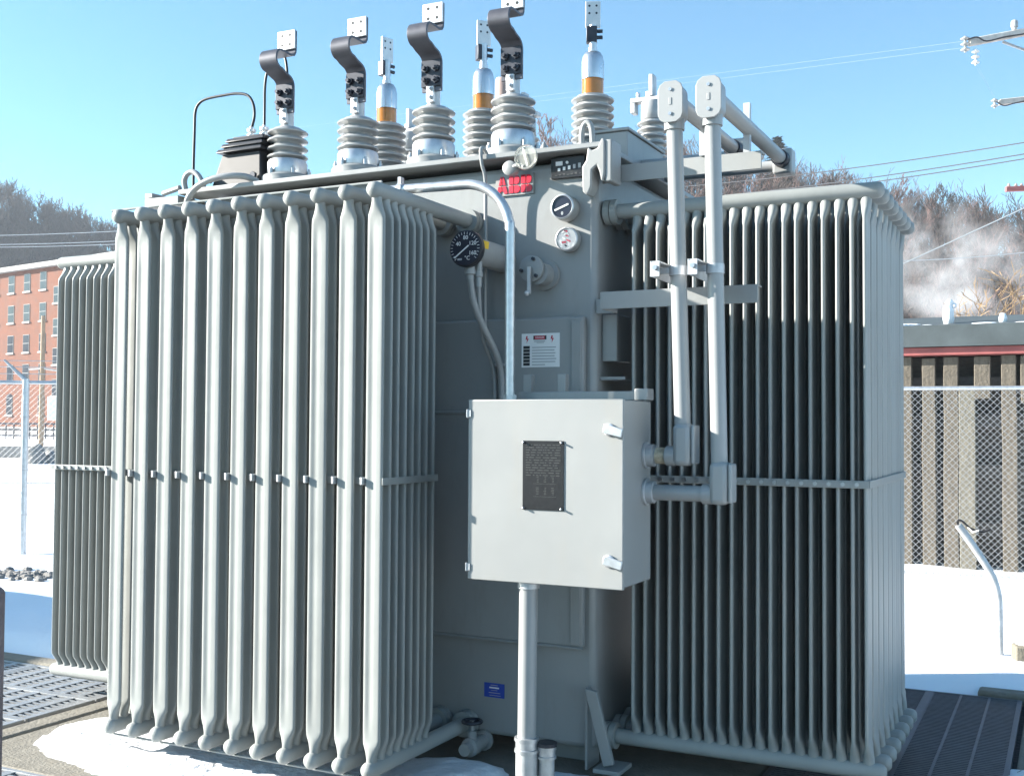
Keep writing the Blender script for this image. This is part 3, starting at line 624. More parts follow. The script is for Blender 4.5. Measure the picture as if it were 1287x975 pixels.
# ================================================================== CONTROL CABINET
CX0, CX1, CY0, CY1, CZ0, CZ1 = -2.312, -1.602, 4.2, 4.538, .983, 1.749
C = empty('control_cabinet', ((CX0+CX1)/2, (CY0+CY1)/2, 0), label='grey steel control cabinet with black nameplate standing before the tank', cat='cabinet')
MB().box((CX0+.006,CY0+.022,CZ0+.006),(CX1-.004,CY1,CZ1-.004)).build('cabinet_body', 'cabinet_paint', C, bevel=.004)
door = MB().box((CX0,CY0,CZ0),(CX1,CY0+.020,CZ1)).build('door', 'cabinet_paint', C, bevel=.004)
for z in (1.690,1.035):
    h = MB().cyl((CX0-.003,CY0-.003,z-.018),(CX0-.003,CY0-.003,z+.018),.006,n=10).box((CX0-.003,CY0-.005,z-.015),(CX0+.014,CY0-.0005,z+.015)).build('hinge', 'galv_dull', door, bevel=.001)
for z in (1.625,1.097):
    l_ = MB().lathe((-1.662,CY0-.0005,z),(0,-1,0),[(.026,0),(.026,.006),(.020,.010)],18).build('latch', 'galvanised', door)
    MB().obox((-1.640,CY0-.018,z-.004),(.040,0,-.010),(0,.006,0),(.0035,0,.018)).build('latch_handle', 'galvanised', door, bevel=.003)
npl = MB().box((-2.049,CY0-.0035,1.290),(-1.862,CY0-.0005,1.577)).build('nameplate', 'nameplate', door, label='black rectangular nameplate riveted to the cabinet door')
yn = CY0-.0037
lines = MB()
for k in range(13):
    z = 1.558-k*.0105; x = -2.035
    while x < -1.885:
        w = random.uniform(.006,.03); lines.box((x,yn-.0006,z),(min(x+w,-1.875),yn-.0001,z+.0035)); x += w+random.uniform(.003,.012)
for bx in (-1.985,-1.950,-1.915):
    for z0 in (1.355,1.405):
        for k in range(5): lines.box((bx+random.uniform(-.004,.003),yn-.0006,z0+k*.0065),(bx+.010,yn-.0001,z0+k*.0065+.0028))
for z in (1.345,1.398): lines.box((-2.0,yn-.0006,z),(-1.895,yn-.0001,z+.0015))
lines.build('plate_print', 'plate_print', npl if False else door, kind='stuff', smooth=0)
for x in (-2.043,-1.869):
    for z in (1.297,1.569): MB().lathe((x,CY0-.0035,z),(0,-1,0),[(.0045,0),(.0045,.012),(.002,.0135)],8).build('plate_screw', 'steel_bolt', door)
# mounting rail on top at the back and brackets to the tank
MB().box((-2.22,4.50,1.750),(-1.64,4.545,1.790)).box((-1.66,4.48,1.750),(-1.60,4.56,1.80)).build('mounting_rail', 'paint', C, bevel=.004)
for x in (-2.20,-2.03): MB().box((x-.020,4.546,1.72),(x+.020,4.585,1.87)).box((x-.014,4.586,1.745),(x+.014,4.90,1.775)).build('mounting_bracket', 'paint', C, bevel=.003)
# conduit risers on the right of the cabinet
RY = 4.47; RP = .034
def lb_body(x, z0, z1, flip=False):
    m = MB(); w = .052; h = z1-z0
    def oval(y, k): 
        pts = []
        for t in range(24):
            a = 2*math.pi*t/24; zz = math.sin(a)*w*k; pts.append((x+math.cos(a)*w*k, y, (z1-w if math.sin(a) > 0 else z0+w)+zz))
        return pts
    m.rings([oval(RY-.047,.93),oval(RY-.045,.965),oval(RY+.030,.95),oval(RY+.048,.84)])
    return m
def riser(xt, xb, ztop, zbot, yback, hp_z, label):
    top = lb_body(xt, ztop, ztop+.178)
    E_ = empty('conduit_riser', (xb,RY,0), label=label, cat='conduit', group='painted conduit risers on the support arm')
    MB().cyl((xb,RY,zbot+.05),(xt,RY,ztop+.02),RP,n=22).build('pipe', 'conduit_paint', E_)
    b = top.build('elbow_body', 'conduit_paint', E_)
    def plate(k, y0, y1):
        w = .054*k; z0, z1 = ztop+.002, ztop+.176; c = .6*w
        pts = [(xt-w+c*.9,z0),(xt+w-c*.9,z0),(xt+w-c*.25,z0+c*.45),(xt+w,z0+c*1.1),(xt+w,z1-c*1.1),(xt+w-c*.25,z1-c*.45),(xt+w-c*.9,z1),(xt-w+c*.9,z1),(xt-w+c*.25,z1-c*.45),(xt-w,z1-c*1.1),(xt-w,z0+c*1.1),(xt-w+c*.25,z0+c*.45)]
        return MB().prism([(px, y1, pz) for px, pz in pts], (0,y0-y1,0))
    plate(1, RY-.058, RY-.0475).build('elbow_cover', 'conduit_paint', E_, bevel=.002)
    MB().box((xt-.006,RY-.0600,ztop+.075),(xt+.006,RY-.0582,ztop+.105)).build('cover_mark', 'conduit_paint', b, bevel=.001)
    MB().lathe((xt,RY-.0585,ztop+.14),(0,-1,0),[(.008,0),(.008,.004)],8).lathe((xt,RY-.0585,ztop+.038),(0,-1,0),[(.008,0),(.008,.004)],8).build('cover_screw', 'steel_bolt', b)
    MB().cyl((xt,RY,ztop-.02),(xt,RY,ztop+.03),.043,n=22).build('coupling', 'conduit_paint', E_)
    MB().cyl((xt,RY+.03,ztop+.11),(xt,yback,ztop+.11),RP,n=22).build('back_pipe', 'conduit_paint', E_)
    MB().cyl((xt,yback-.06,ztop+.11),(xt,yback,ztop+.11),.043,n=22).build('coupling', 'dark_metal', E_)
    MB().obox((xt,yback+.05,ztop+.105),(.05,0,0),(0,.05,0),(0,0,.065)).build('end_fitting', 'conduit_paint', E_, bevel=.012)
    MB().cyl((xt-.04,yback+.05,ztop+.09),(-1.99,yback+.05,ztop+.09),.030,n=18).build('cross_pipe', 'conduit_paint', E_)
    # lower elbow body and run into the cabinet
    m = MB(); w = .046
    m.obox((xb+.004,RY,zbot+.05),(.040,0,0),(0,w,0),(0,0,.088)); lo = m.build('elbow_body', 'conduit_paint', E_, bevel=.022)
    m = MB().box((xb+.0445,RY-.040,zbot-.03),(xb+.060,RY+.040,zbot+.13)); m.build('elbow_cover', 'conduit_paint', E_, bevel=.007)
    MB().cyl((CX1-.004,RY,hp_z),(xb-.02,RY,hp_z),RP*.98,n=22).build('side_pipe', 'conduit_paint', E_)
    MB().cyl((xb-.07,RY,hp_z),(xb-.03,RY,hp_z),.042,n=22).build('coupling', 'conduit_paint', E_)
    MB().lathe((CX1-.003,RY,hp_z),(1,0,0),[(.056,0),(.056,.010),(.047,.012),(.047,.040),(.036,.042)],22).build('hub', 'galv_dull', E_)
    for z in (2.29,):
        k = (z-zbot)/(ztop-zbot); x = xb+(xt-xb)*k
        MB().cyl((x,RY,z-.02),(x,RY,z+.02),RP+.004,n=22).box((x-.07,RY-.030,z-.012),(x-.03,RY-.024,z+.012)).build('pipe_clamp', 'galv_dull', E_)
    return E_
e1 = riser(-1.480, -1.440, 2.905, 1.515, 5.42, 1.517, 'left white conduit riser of the two standing beside the cabinet')
MB().cyl((-1.555,RY,1.517),(-1.515,RY,1.517),RP*1.02,n=22).build('rust_patch', 'rusty_paint', e1)
riser(-1.316, -1.284, 2.905, 1.360, 5.72, 1.363, 'right white conduit riser of the two standing beside the cabinet')
# conduit bend above the cabinet
ct = empty('bent_conduit', (-2.225,4.42,1.75), label='thin galvanised conduit bending over from the radiators down into the cabinet top', cat='conduit')
pts = [(-2.224,4.42,1.745),(-2.226,4.42,2.1),(-2.228,4.42,2.50)]+[Vector((-2.228-.235+.235*math.cos(t),4.42,2.50+.235*math.sin(t))) for t in [R(a) for a in range(10,91,10)]]+[(-2.6,4.42,2.738),(-2.98,4.42,2.748)]
MB().tube(pts, .0225, 16).build('pipe', 'galvanised', ct, smooth=60)
MB().cyl((-2.818,4.42,2.744),(-2.790,4.42,2.744),.029,n=16).box((-2.812,4.405,2.765),(-2.796,4.435,2.80)).build('coupling', 'galvanised', ct)
MB().cyl((-2.224,4.42,1.748),(-2.224,4.42,1.775),.032,n=8).build('locknut', 'galvanised', ct)
# conduits below the cabinet
fc = empty('floor_conduit', (-2.055,4.265,0), label='thick conduit rising from the pad into the cabinet underside', cat='conduit')
MB().cyl((-2.057,4.265,.29),(-2.052,4.265,.985),.039,n=22).build('pipe', 'conduit_paint', fc)
MB().cyl((-2.052,4.265,.955),(-2.052,4.265,.984),.047,n=20).build('locknut', 'galv_dull', fc)
MB().lathe((-2.057,4.265,.270),(0,0,1),[(.052,0),(.052,.012),(.047,.014),(.047,.045),(.052,.047),(.052,.060),(.044,.062)],22).build('coupling', 'galvanised', fc)
MB().cyl((-2.057,4.265,-.02),(-2.057,4.265,.275),.046,n=22).build('lower_pipe', 'galv_dull', fc)
f2 = empty('floor_conduit', (-1.982,4.305,0), label='short capped conduit stub beside the thick floor conduit', cat='conduit')
MB().cyl((-1.982,4.305,-.02),(-1.982,4.305,.283),.033,n=20).build('pipe', 'galv_dull', f2)
MB().lathe((-1.982,4.305,.243),(0,0,1),[(.041,0),(.041,.010),(.037,.012),(.037,.035),(.041,.037),(.041,.05)],20).build('coupling', 'galvanised', f2)
MB().cyl((-1.982,4.305,.294),(-1.982,4.305,.308),.044,n=20).build('cap', 'dark_metal', f2)

# ================================================================== NEAR SURROUNDINGS
gp_ = empty('guard_post', (-2.969,2.349,0), label='rusty guard post at the left edge of the view', cat='post')
MB().cyl((-2.969,2.349,-.05),(-2.969,2.349,1.12),.05,n=18).build('post', 'rust', gp_); MB().dome((-2.969,2.349,1.12),(0,0,1),.05,k=.5).build('cap', 'rust', gp_)
# control shed outside the frame on the left; its shadow lies on the snow
sh = empty('equipment_shed', (-13.8,3.5,0), label='low equipment shed standing left of the transformer yard', cat='shed')
MB().box((-15,2.05,0),(-12.7,4.95,2.5)).build('wall', 'shed_wall', sh); MB().box((-15.2,1.9,2.5),(-12.55,5.05,2.62)).build('roof', 'roof_dark', sh)
MB().box((-12.70,3.0,.05),(-12.66,3.9,2.05)).build('door', 'red_beam', sh)
# bent pipe and timber block on the right
bpq = empty('bent_vent_pipe', (-.455,8.6,0), label='bent grey pipe leaning left out of the snow before the fence', cat='pipe')
pts = [(-.455,8.6,-.02),(-.457,8.6,.35),(-.462,8.6,.45),(-.485,8.595,.55),(-.53,8.58,.65),(-.62,8.55,.80),(-.715,8.52,.945)]
MB().tube(pts, .026, 14).build('pipe', 'galv_dull', bpq, smooth=60)
MB().tube([(-.715,8.52,.945),(-.72,8.51,.975),(-.69,8.51,.975),(-.64,8.51,.93),(-.60,8.51,.915),(-.55,8.51,.905),(-.50,8.51,.93)], .008, 8).build('cable_whip', 'black_rubber', bpq, smooth=60)
MB().tube([(-.65,8.51,.935),(-.62,8.5,.90),(-.58,8.49,.915)], .007, 8).build('cable_whip', 'white_print', bpq, smooth=60)
tb = MB(); tb.obox((-.19,8.47,.075),(.17,.02,0),(-.02,.07,0),(0,0,.075)); tb = tb.build('timber_block', 'wood_pale', label='weathered timber block lying in the snow beside the bent pipe', cat='timber', bevel=.012)
m = MB(); m.ball((-.19,8.47,.155),.1,12,6,(1.6,.65,.28)); m.build('snow_cap', 'snow_clump', tb, smooth=180)

# ---------------- chain link fences
def chain_link(p0, p1, z0, z1, d=.068, r=.0027):
    p0, p1 = Vector(p0), Vector(p1); L = (p1-p0).length; u = (p1-p0).normalized(); h = z1-z0; m = MB()
    nrm = Vector((-u.y,u.x,0))
    for s_ in (1,-1):
        k = -h
        while k < L+h:
            a, b = k, k+s_*h; za, zb = z0, z1
            lo, hi = (a,b) if s_ > 0 else (b,a)
            t0, t1 = 0., 1.
            for lim, sg in ((0,1),(L,-1)):
                fa, fb = sg*(a-lim), sg*(b-lim)
                if fa < 0 and fb < 0: t1 = -1
                elif fa < 0: t0 = max(t0, fa/(fa-fb))
                elif fb < 0: t1 = min(t1, fa/(fa-fb))
            if t1 > t0+.01:
                q0 = p0+u*(a+(b-a)*t0); q1 = p0+u*(a+(b-a)*t1); off = nrm*(.003*s_)
                m.tube([Vector((q0.x,q0.y,z0+h*t0))+off, Vector((q1.x,q1.y,z0+h*t1))+off], r, 3, caps=False)
            k += d*1.0
    return m
def fence(name, p0, p1, posts, zt, label, r=.0027, d=.068, barbed=True):
    p0, p1 = Vector((*p0,0)), Vector((*p1,0)); f_ = empty(name, p0, label=label, cat='fence')
    u = (p1-p0).normalized(); n_ = Vector((-u.y,u.x,0))
    MB().cyl(p0+Vector((0,0,zt)), p1+Vector((0,0,zt)), .022, n=12).build('top_rail', 'galvanised', f_)
    chain_link(p0, p1, .03, zt, d, r).build('wire_mesh', 'galv_dull', f_, kind='stuff', smooth=0)
    for t in posts:
        q = p0+u*t
        MB().cyl(q-n_*.05, q-n_*.05+Vector((0,0,zt+.04)), .040, n=16).build('post', 'galvanised', f_)
        for z in (zt*.25, zt*.5, zt*.8): MB().cyl(q-n_*.05+Vector((0,0,z)), q-n_*.05+Vector((0,0,z+.015)), .043, n=16).build('tie_band', 'galv_dull', f_)
        if barbed: MB().tube([q-n_*.05+Vector((0,0,zt+.02)), q-n_*.05-u*.0+Vector((-.15,-.19,zt+.26))], [.028,.012], 8).build('barb_arm', 'galv_dull', f_)
    if barbed:
        m = MB()
        for k in (.33,.66,.97): m.tube([p0+Vector((-.15*k,-.19*k,zt+.02+.24*k))-n_*.05, p1+Vector((-.15*k,-.19*k,zt+.02+.24*k))-n_*.05], .004, 4)
        m.build('barbed_wire', 'galv_dull', f_)
    if barbed: MB().tube([p0+Vector((0,0,.9)),p1+Vector((0,0,.9))], .006, 6).build('tension_wire', 'galv_dull', f_)
    return f_
fence('chain_link_fence', (-17,4.9), (-7.8,11.8), (7.33,10.9), 2.10, 'chain link fence with angled barbed wire arm on the left', barbed=True, r=.0013)
fence('chain_link_fence', (-2.6,12.62), (3.4,13.2), (5.6,), 2.05, 'chain link fence in front of the wooden planks on the right', barbed=False, r=.0025)
# ---------------- timber trestle wall behind the right fence
tr = empty('timber_wall', (0,13.6,0), label='weathered plank wall under a dark roof edge behind the right fence', cat='wall')
MB().box((-6,13.9,-.1),(6,14.2,2.44)).build('back_wall', 'wood_dark', tr)
for z in (.4,1.05,1.62,2.05): MB().box((-6,13.70,z),(6,13.86,z+.16)).build('cross_beam', 'wood_dark', tr, bevel=.01)
def plank(x, w, z0, z1, m, y=13.52):
    b = MB(); n = 7; rs = []
    for i in range(n+1):
        z = z0+(z1-z0)*i/n; a = .012*noise.noise((x*3,z*2,1)); c = .012*noise.noise((x*3,z*2,9))
        rs.append([(x-w/2+a,y,z),(x+w/2+c,y,z),(x+w/2+c,y+.10,z),(x-w/2+a,y+.10,z)])
    b.rings(rs); b.build('plank', m, tr, bevel=.008)
px = -5.6
PL = [(-1.70,.155,0,2.44,'wood_grey'),(-1.44,.145,0,2.42,'wood_grey'),(-1.205,.16,0,2.43,'wood_grey'),(-1.035,.175,0,2.10,'wood_pale'),(-.875,.17,1.95,2.43,'wood_grey'),(-.60,.155,0,2.44,'wood_grey'),(-.40,.16,1.9,2.43,'wood_grey'),(-.12,.15,0,2.40,'wood_grey'),(.15,.16,0,2.44,'wood_grey'),(.42,.15,0,2.43,'wood_pale'),(.70,.16,0,2.44,'wood_grey'),(-1.98,.15,0,2.44,'wood_grey'),(-2.25,.16,0,2.44,'wood_grey'),(-2.5,.15,0,2.44,'wood_grey')]
for q in PL: plank(*q)
MB().box((-6,13.42,2.445),(6,13.72,2.54)).build('red_beam', 'red_beam', tr, bevel=.01)
MB().add([(-6,13.36,2.541),(6,13.36,2.541),(6,14.8,2.545),(-6,14.8,2.545),(-6,13.36,2.78),(6,13.36,2.78),(6,14.8,3.0),(-6,14.8,3.0)],[(0,3,2,1),(4,5,6,7),(0,1,5,4),(1,2,6,5),(2,3,7,6),(3,0,4,7)]).build('roof_edge', 'roof_dark', tr)
for x, w in ((-1.85,.30),(-1.45,.10),(-.85,.16),(.1,.3),(-.45,.12),(-2.4,.3)):
    m = MB(); m.ball((x,13.5,2.79),w,12,6,(1,.5,.12)); m.ball((x+w*.6,13.6,2.80),w*.6,10,6,(1,.6,.16)); m.build('roof_snow', 'snow_clump', tr, smooth=180)
m = MB(); m.lathe((-1.23,13.6,2.79),(0,0,1),[(.05,0),(.062,.08),(.058,.16),(.05,.22),(.03,.25)],12); m.ball((-1.22,13.6,3.05),.045,10,6); m.ball((-1.17,13.6,3.02),.03,8,5)
m.build('snowy_post', 'snow_clump', smooth=180, label='white snow covered post standing on the dark roof edge', cat='post')
m = MB(); m.lathe((-.66,13.6,2.79),(0,0,1),[(.04,0),(.045,.07),(.03,.12)],10); m.build('snowy_post', 'snow_clump', smooth=180, label='shorter snow lump on the dark roof edge at the right', cat='post')

# ================================================================== FAR: HILL, FOREST, MILL
def pix(x, D):                          # ground direction helper: lateral screen column -> bearing
    l = (x-643.5)/1400*D
    return Vector((F.x, F.y, 0)).normalized()*D+r0*l
def ridge(t):                           # ridge height by bearing (deg from +Y towards +X)
    pts = [(-80,30),(-58,51),(-52,50),(-47,42),(-43,36),(-38,26),(-30,22),(-25,30),(-20,31),(-16,29),(-12,26.5),(-6,22),(-2,20.5),(6,22),(20,25),(40,25)]
    for (a, ha), (b, hb) in zip(pts, pts[1:]):
        if a <= t <= b: return ha+(hb-ha)*(t-a)/(b-a)
    return 25
def hill_start(t): return 175 if t < -46 else (60+115*sm(-32,-46,t) if t < -32 else 60)
def hill_z(x, y):
    t = math.degrees(math.atan2(x, y)); d = math.hypot(x, y); s0 = hill_start(t)
    L = 100 if t < -40 else 80
    k = sm(0, 1, (d-s0)/L)
    return -2+(ridge(t)*k+2)*sm(-.02,.03,(d-s0)/L)+1.5*noise.noise((x*.03,y*.03,0))*k
tb_ = [(-85+i*1.0) for i in range(131)]; rd = [0,.03,.08,.16,.25,.35,.45,.55,.65,.75,.85,.95,1.05,1.3,1.8]
hv = []
for t in tb_:
    for k in rd:
        d = hill_start(t)+k*(100 if t < -40 else 80); x, y = d*math.sin(R(t)), d*math.cos(R(t))
        hv.append((x, y, hill_z(x, y)-.4))
n = len(rd); hm_ = MB(); hm_.v = hv; hm_.f = [(i*n+j, i*n+j+1, (i+1)*n+j+1, (i+1)*n+j) for i in range(len(tb_)-1) for j in range(n-1)]
hm_.build('hill', 'hill', org=(0,0,0), smooth=180, kind='structure')
# bare trees
def bare_tree(rnd, h, spread=.5, depth=4, kids=3, r=.02, sides=3, trunkfrac=.35, wig=.15, rmin=.012):
    segs = []
    def grow(p, d, L, rad, lev):
        n = 3 if lev == 0 else 2; q = p
        for i in range(n):
            d2 = (d+Vector((rnd.uniform(-wig,wig),rnd.uniform(-wig,wig),rnd.uniform(-.02,.12)))).normalized()
            e = q+d2*L/n; ra = rad*(1-.4*i/n); rb = rad*(1-.4*(i+1)/n)
            segs.append((q, e, max(ra,rmin), max(rb,rmin*.7), lev))
            if lev < depth:
                for k in range(kids if (i > 0 or lev > 0) else 1):
                    a = rnd.uniform(0, 6.28); s_ = spread*rnd.uniform(.7,1.3)
                    side = Vector((math.cos(a), math.sin(a), 0)); side = (side-d2*side.dot(d2)).normalized()
                    grow(q+(e-q)*rnd.uniform(.3,1), (d2+side*s_*1.2+Vector((0,0,.15))).normalized(), L*rnd.uniform(.45,.66), rb*.55, lev+1)
            q, d = e, d2
    grow(Vector((0,0,-.3)), Vector((rnd.uniform(-.05,.05),rnd.uniform(-.05,.05),1)), h*.62, h*r, 0)
    return segs
def seg_arrays(segs, sides=3):
    V = []; Fc = []
    for p, q, ra, rb, lev in segs:
        d = (q-p).normalized(); a = d.orthogonal().normalized(); b = d.cross(a); k = len(V)
        for c, rr in ((p,ra),(q,rb)):
            for j in range(sides):
                t = 2*math.pi*j/sides; V.append(c+(a*math.cos(t)+b*math.sin(t))*rr)
        for j in range(sides): Fc.append((k+j, k+(j+1)%sides, k+sides+(j+1)%sides, k+sides+j))
    return np.array([v[:] for v in V]), np.array(Fc)
def big_mesh(name, Vs, Fs, material, **tags):
    V = np.concatenate(Vs); off = np.cumsum([0]+[len(v) for v in Vs[:-1]]); Fq = np.concatenate([f+o for f, o in zip(Fs, off)])
    me = bpy.data.meshes.new(name); me.vertices.add(len(V)); me.vertices.foreach_set('co', V.astype(np.float32).ravel())
    me.loops.add(Fq.size); me.loops.foreach_set('vertex_index', Fq.astype(np.int32).ravel())
    me.polygons.add(len(Fq)); me.polygons.foreach_set('loop_start', np.arange(len(Fq), dtype=np.int32)*Fq.shape[1])
    me.update(calc_edges=True); me.validate()
    me.materials.append(MATS[material])
    return link(name, me, (0,0,0), None, 0, **tags)
rnd = random.Random(3)
VAR = [seg_arrays(bare_tree(rnd, 9, .55, 3, 2, .013, 3, rmin=.035)) for _ in range(6)]
VARF = [seg_arrays(bare_tree(rnd, 9, .55, 3, 2, .016, 3, rmin=.075)) for _ in range(5)]
def scatter(name, n, t0, t1, k0, k1, material, label, hs=(.8,1.35), var=VAR):
    Vs, Fs = [], []
    for i in range(n):
        t = rnd.uniform(t0, t1); k = rnd.uniform(k0, k1)
        d = hill_start(t)+k*(100 if t < -40 else 80); x, y = d*math.sin(R(t)), d*math.cos(R(t)); z = hill_z(x, y)
        V, Fc = rnd.choice(var); s_ = rnd.uniform(*hs); a = rnd.uniform(0, 6.28); c, sn = math.cos(a), math.sin(a)
        Q = V*s_; Q = np.stack([Q[:,0]*c-Q[:,1]*sn+x, Q[:,0]*sn+Q[:,1]*c+y, Q[:,2]+z-.5], 1)
        Vs.append(Q); Fs.append(Fc)
    return big_mesh(name, Vs, Fs, material, kind='stuff', label=label, cat='forest')
scatter('forest', 1300, -58, -42, .2, 1.0, 'bark_brown', 'grey leafless wood covering the hill behind the brick mill', (.45,.8), VARF)
scatter('forest', 1300, -30, 3, .05, 1.0, 'bark_brown', 'brown leafless wood covering the hill on the right', (.4,.8))
scatter('forest', 500, -30, 3, .3, 1.0, 'bark_red', 'reddish leafless trees mixed into the right hill', (.4,.75))
def tree(name, x, D, h, label, m='bark_brown', z=None, seed=1, spread=.5, depth=4, kids=2, r=.016, group=None, rmin=.02):
    p = pix(x, D); zz = hill_z(p.x, p.y) if z is None else z
    rr = random.Random(seed); segs = bare_tree(rr, h, spread, depth, kids, r, rmin=rmin)
    e = empty(name, (p.x,p.y,zz), label=label, cat='tree', **({'group': group} if group else {}))
    for nm, pred in (('trunk', lambda l: l == 0), ('crown', lambda l: l > 0)):
        V, Fc = seg_arrays([s_ for s_ in segs if pred(s_[4])], 4)
        b = MB(); b.add([tuple(v+np.array([p.x,p.y,zz])) for v in V], [tuple(f) for f in Fc]); b.build(nm, m, e, org=(p.x,p.y,zz), smooth=0)
tree('bare_tree', 1192, 118, 6.5, 'tall slender leafless tree alone on the right skyline', seed=4, depth=5, rmin=.028)
tree('bare_tree', 1128, 120, 5.5, 'reddish rounded leafless tree on the skyline just right of the radiators', 'bark_red', seed=5, depth=5, rmin=.03)
tree('bare_tree', 1060, 118, 6.5, 'leafless tree above the right end of the radiator header', seed=6, depth=5, rmin=.03)
tree('bare_tree', 700, 112, 9.5, 'pinkish leafless tree seen between the bushings on the lid', 'bark_red', seed=8, depth=5, rmin=.03)
tree('bare_tree', 790, 112, 8.5, 'leafless tree seen left of the white conduit risers', 'bark_red', seed=9, depth=5, rmin=.03)
tree('birch_tree', 1145, 62, 7.0, 'pale thin trunk standing in the steam nearest the radiators', 'bark_pale', seed=11, depth=2, kids=1, r=.011, z=0.3)
tree('birch_tree', 1184, 60, 6.0, 'second pale trunk standing in the steam, shorter', 'bark_pale', seed=12, depth=2, kids=1, r=.011, z=0.3)
for i, (x, D, h, s_) in enumerate(((1215,22,1.9,21),(1245,23,2.3,22),(1275,22,2.6,23))):
    tree('bare_shrub', x, D, h, ('low tan leafless shrub above the roof edge, left of three','middle tan leafless shrub above the roof edge','tallest tan leafless shrub at the right picture edge')[i], 'bark_tan', seed=s_, depth=3, kids=2, r=.009, z=2.75, spread=.8, rmin=.007)
MB().box((-3.6,14.81,-.2),(40,30,2.78)).build('embankment', 'hill', kind='structure')
# conifers
def conifer(x, D, h, label, seed):
    p = pix(x, D); z = hill_z(p.x, p.y); rr = random.Random(seed); e = empty('pine_tree', (p.x,p.y,z), label=label, cat='tree')
    MB().cyl((p.x,p.y,z-.5),(p.x,p.y,z+h),.16,.03,n=6).build('trunk', 'bark_brown', e)
    m = MB()
    for i in range(900):
        k = rr.random()**.8; zz = z+h*(.18+.82*k); rad = h*.24*(1-k)**.8*rr.uniform(.3,1.1)+.1; a = rr.uniform(0,6.28)
        c = Vector((p.x+rad*math.cos(a), p.y+rad*math.sin(a), zz-rad*.25)); d = Vector((math.cos(a),math.sin(a),rr.uniform(-.4,.3)))*rr.uniform(.3,.7); s_ = Vector((-math.sin(a),math.cos(a),rr.uniform(-.3,.3)))*rr.uniform(.12,.3)
        m.add([c-d+s_*.2, c+s_, c+d, c-s_], [(0,1,2,3)])
    m.build('crown', 'conifer', e, smooth=0)
conifer(978, 118, 8.5, 'dark pine on the right skyline behind the conduit end', 1)
conifer(20, 265, 6, 'dark pine at the left end of the far left ridge', 2)
conifer(72, 265, 6, 'dark pine on the left ridge above the mill roof end', 3)
conifer(104, 262, 7, 'dark pine on the left ridge nearest the radiators', 4)
# brick mill
U = Vector((-.985,.172,0)).normalized(); NV = Vector((-.172,-.985,0)).normalized(); O = Vector((-97.3,85.5,0))-U*14
ml = empty('brick_mill', O, label='long red brick mill with rows of tall windows at the left', cat='building')
def mbox(u0, u1, d0, d1, z0, z1, name, m, parent=ml, bevel=0):     # d: metres out from the facade
    c = O+U*(u0+u1)/2+NV*(d0+d1)/2+Vector((0,0,(z0+z1)/2)); b = MB(); b.obox(c, U*(u1-u0)/2, NV*(d1-d0)/2, Vector((0,0,(z1-z0)/2)))
    return b.build(name, m, parent, smooth=0)
mbox(0, 62, -14, 0, -.5, 18.4, 'wall', 'brick')
mbox(-.6, 62.6, -14.6, .7, 18.41, 18.9, 'roof', 'roof_edge')
mbox(0, 62, .001, .25, -.4, .9, 'plinth', 'stone')
def mwin(u, z, w=1.25, h=1.95, arch=False):
    o = mbox(u-w/2, u+w/2, .0, .06, z-h/2, z+h/2, 'window', 'window_frame')
    mbox(u-w/2+.05, u+w/2-.05, .061, .075, z-h/2+.05, z-.03, 'pane', 'window_glass', o); mbox(u-w/2+.05, u+w/2-.05, .061, .075, z+.03, z+h/2-.05, 'pane', 'window_glass', o)
    mbox(u-w/2-.12, u+w/2+.12, .001, .16, z-h/2-.18, z-h/2-.01, 'sill', 'window_frame', o)
    if arch:
        c = O+U*u+NV*.0+Vector((0,0,z+h/2)); b = MB(); pts = [c+U*(w/2*math.cos(t))+Vector((0,0,w*.35*math.sin(t))) for t in [math.pi*k/8 for k in range(9)]]
        b.prism(pts, NV*.06); b.build('arch', 'window_glass', o, smooth=0)
for k in range(13):
    for z in (17.0,13.6,10.2,6.9,3.2): mwin(17.6+k*3.25, z, arch=z < 5)
for z in (15.3,11.8,8.6,5.2): mwin(14.9, z, 1.2, 1.8)
for k in range(3):
    for z in (17.0,13.6,10.2,6.9,3.2): mwin(2.5+k*3.25, z, arch=z < 5)
# between the mill and the yard: low wall, railing, pole, rocks, white sign
def strip(x0, D0, x1, D1, z0, z1, th, name, m, label, cat):
    a, b = pix(x0,D0), pix(x1,D1); u = (b-a).normalized(); n_ = Vector((-u.y,u.x,0)); c = (a+b)/2+Vector((0,0,(z0+z1)/2))
    bb = MB(); bb.obox(c, u*(b-a).length/2, n_*th/2, Vector((0,0,(z1-z0)/2))); return bb.build(name, m, label=label, cat=cat, smooth=0)
strip(-150, 48, 260, 46, -.1, .55, .5, 'stone_wall', 'stone', 'low grey stone wall across the snow before the mill', 'wall')
rl = empty('railing', pix(40,95), label='dark railing along the foot of the brick mill', cat='railing')
a, b = pix(-60,95), pix(190,92)
for z in (.35,.85,1.35): MB().cyl(a+Vector((0,0,z)), b+Vector((0,0,z)), .07, n=6).build('rail', 'dark_metal', rl)
for k in range(26):
    q = a+(b-a)*k/25; MB().cyl(q, q+Vector((0,0,1.4)), .06, n=6).build('post', 'dark_metal', rl)
q = pix(52.5, 56); pl = empty('utility_pole', q, label='thin brown wooden pole in front of the brick mill', cat='pole')
MB().cyl(q+Vector((0,0,-.2)), q+Vector((0,0,6.9)), .14, .10, n=10).build('shaft', 'wood_pole', pl)
MB().tube([q+Vector((-.6,-.3,4.2)), q+Vector((.0,0,4.25)), q+Vector((.7,.3,4.15))], .05, 6).build('cross_arm', 'arm_wood', pl)
q = pix(72, 52); sg = empty('white_sign', q, label='white square sign on a post beside the far left radiator', cat='sign')
MB().cyl(q, q+Vector((0,0,1.6)), .05, n=8).build('post', 'galv_dull', sg)
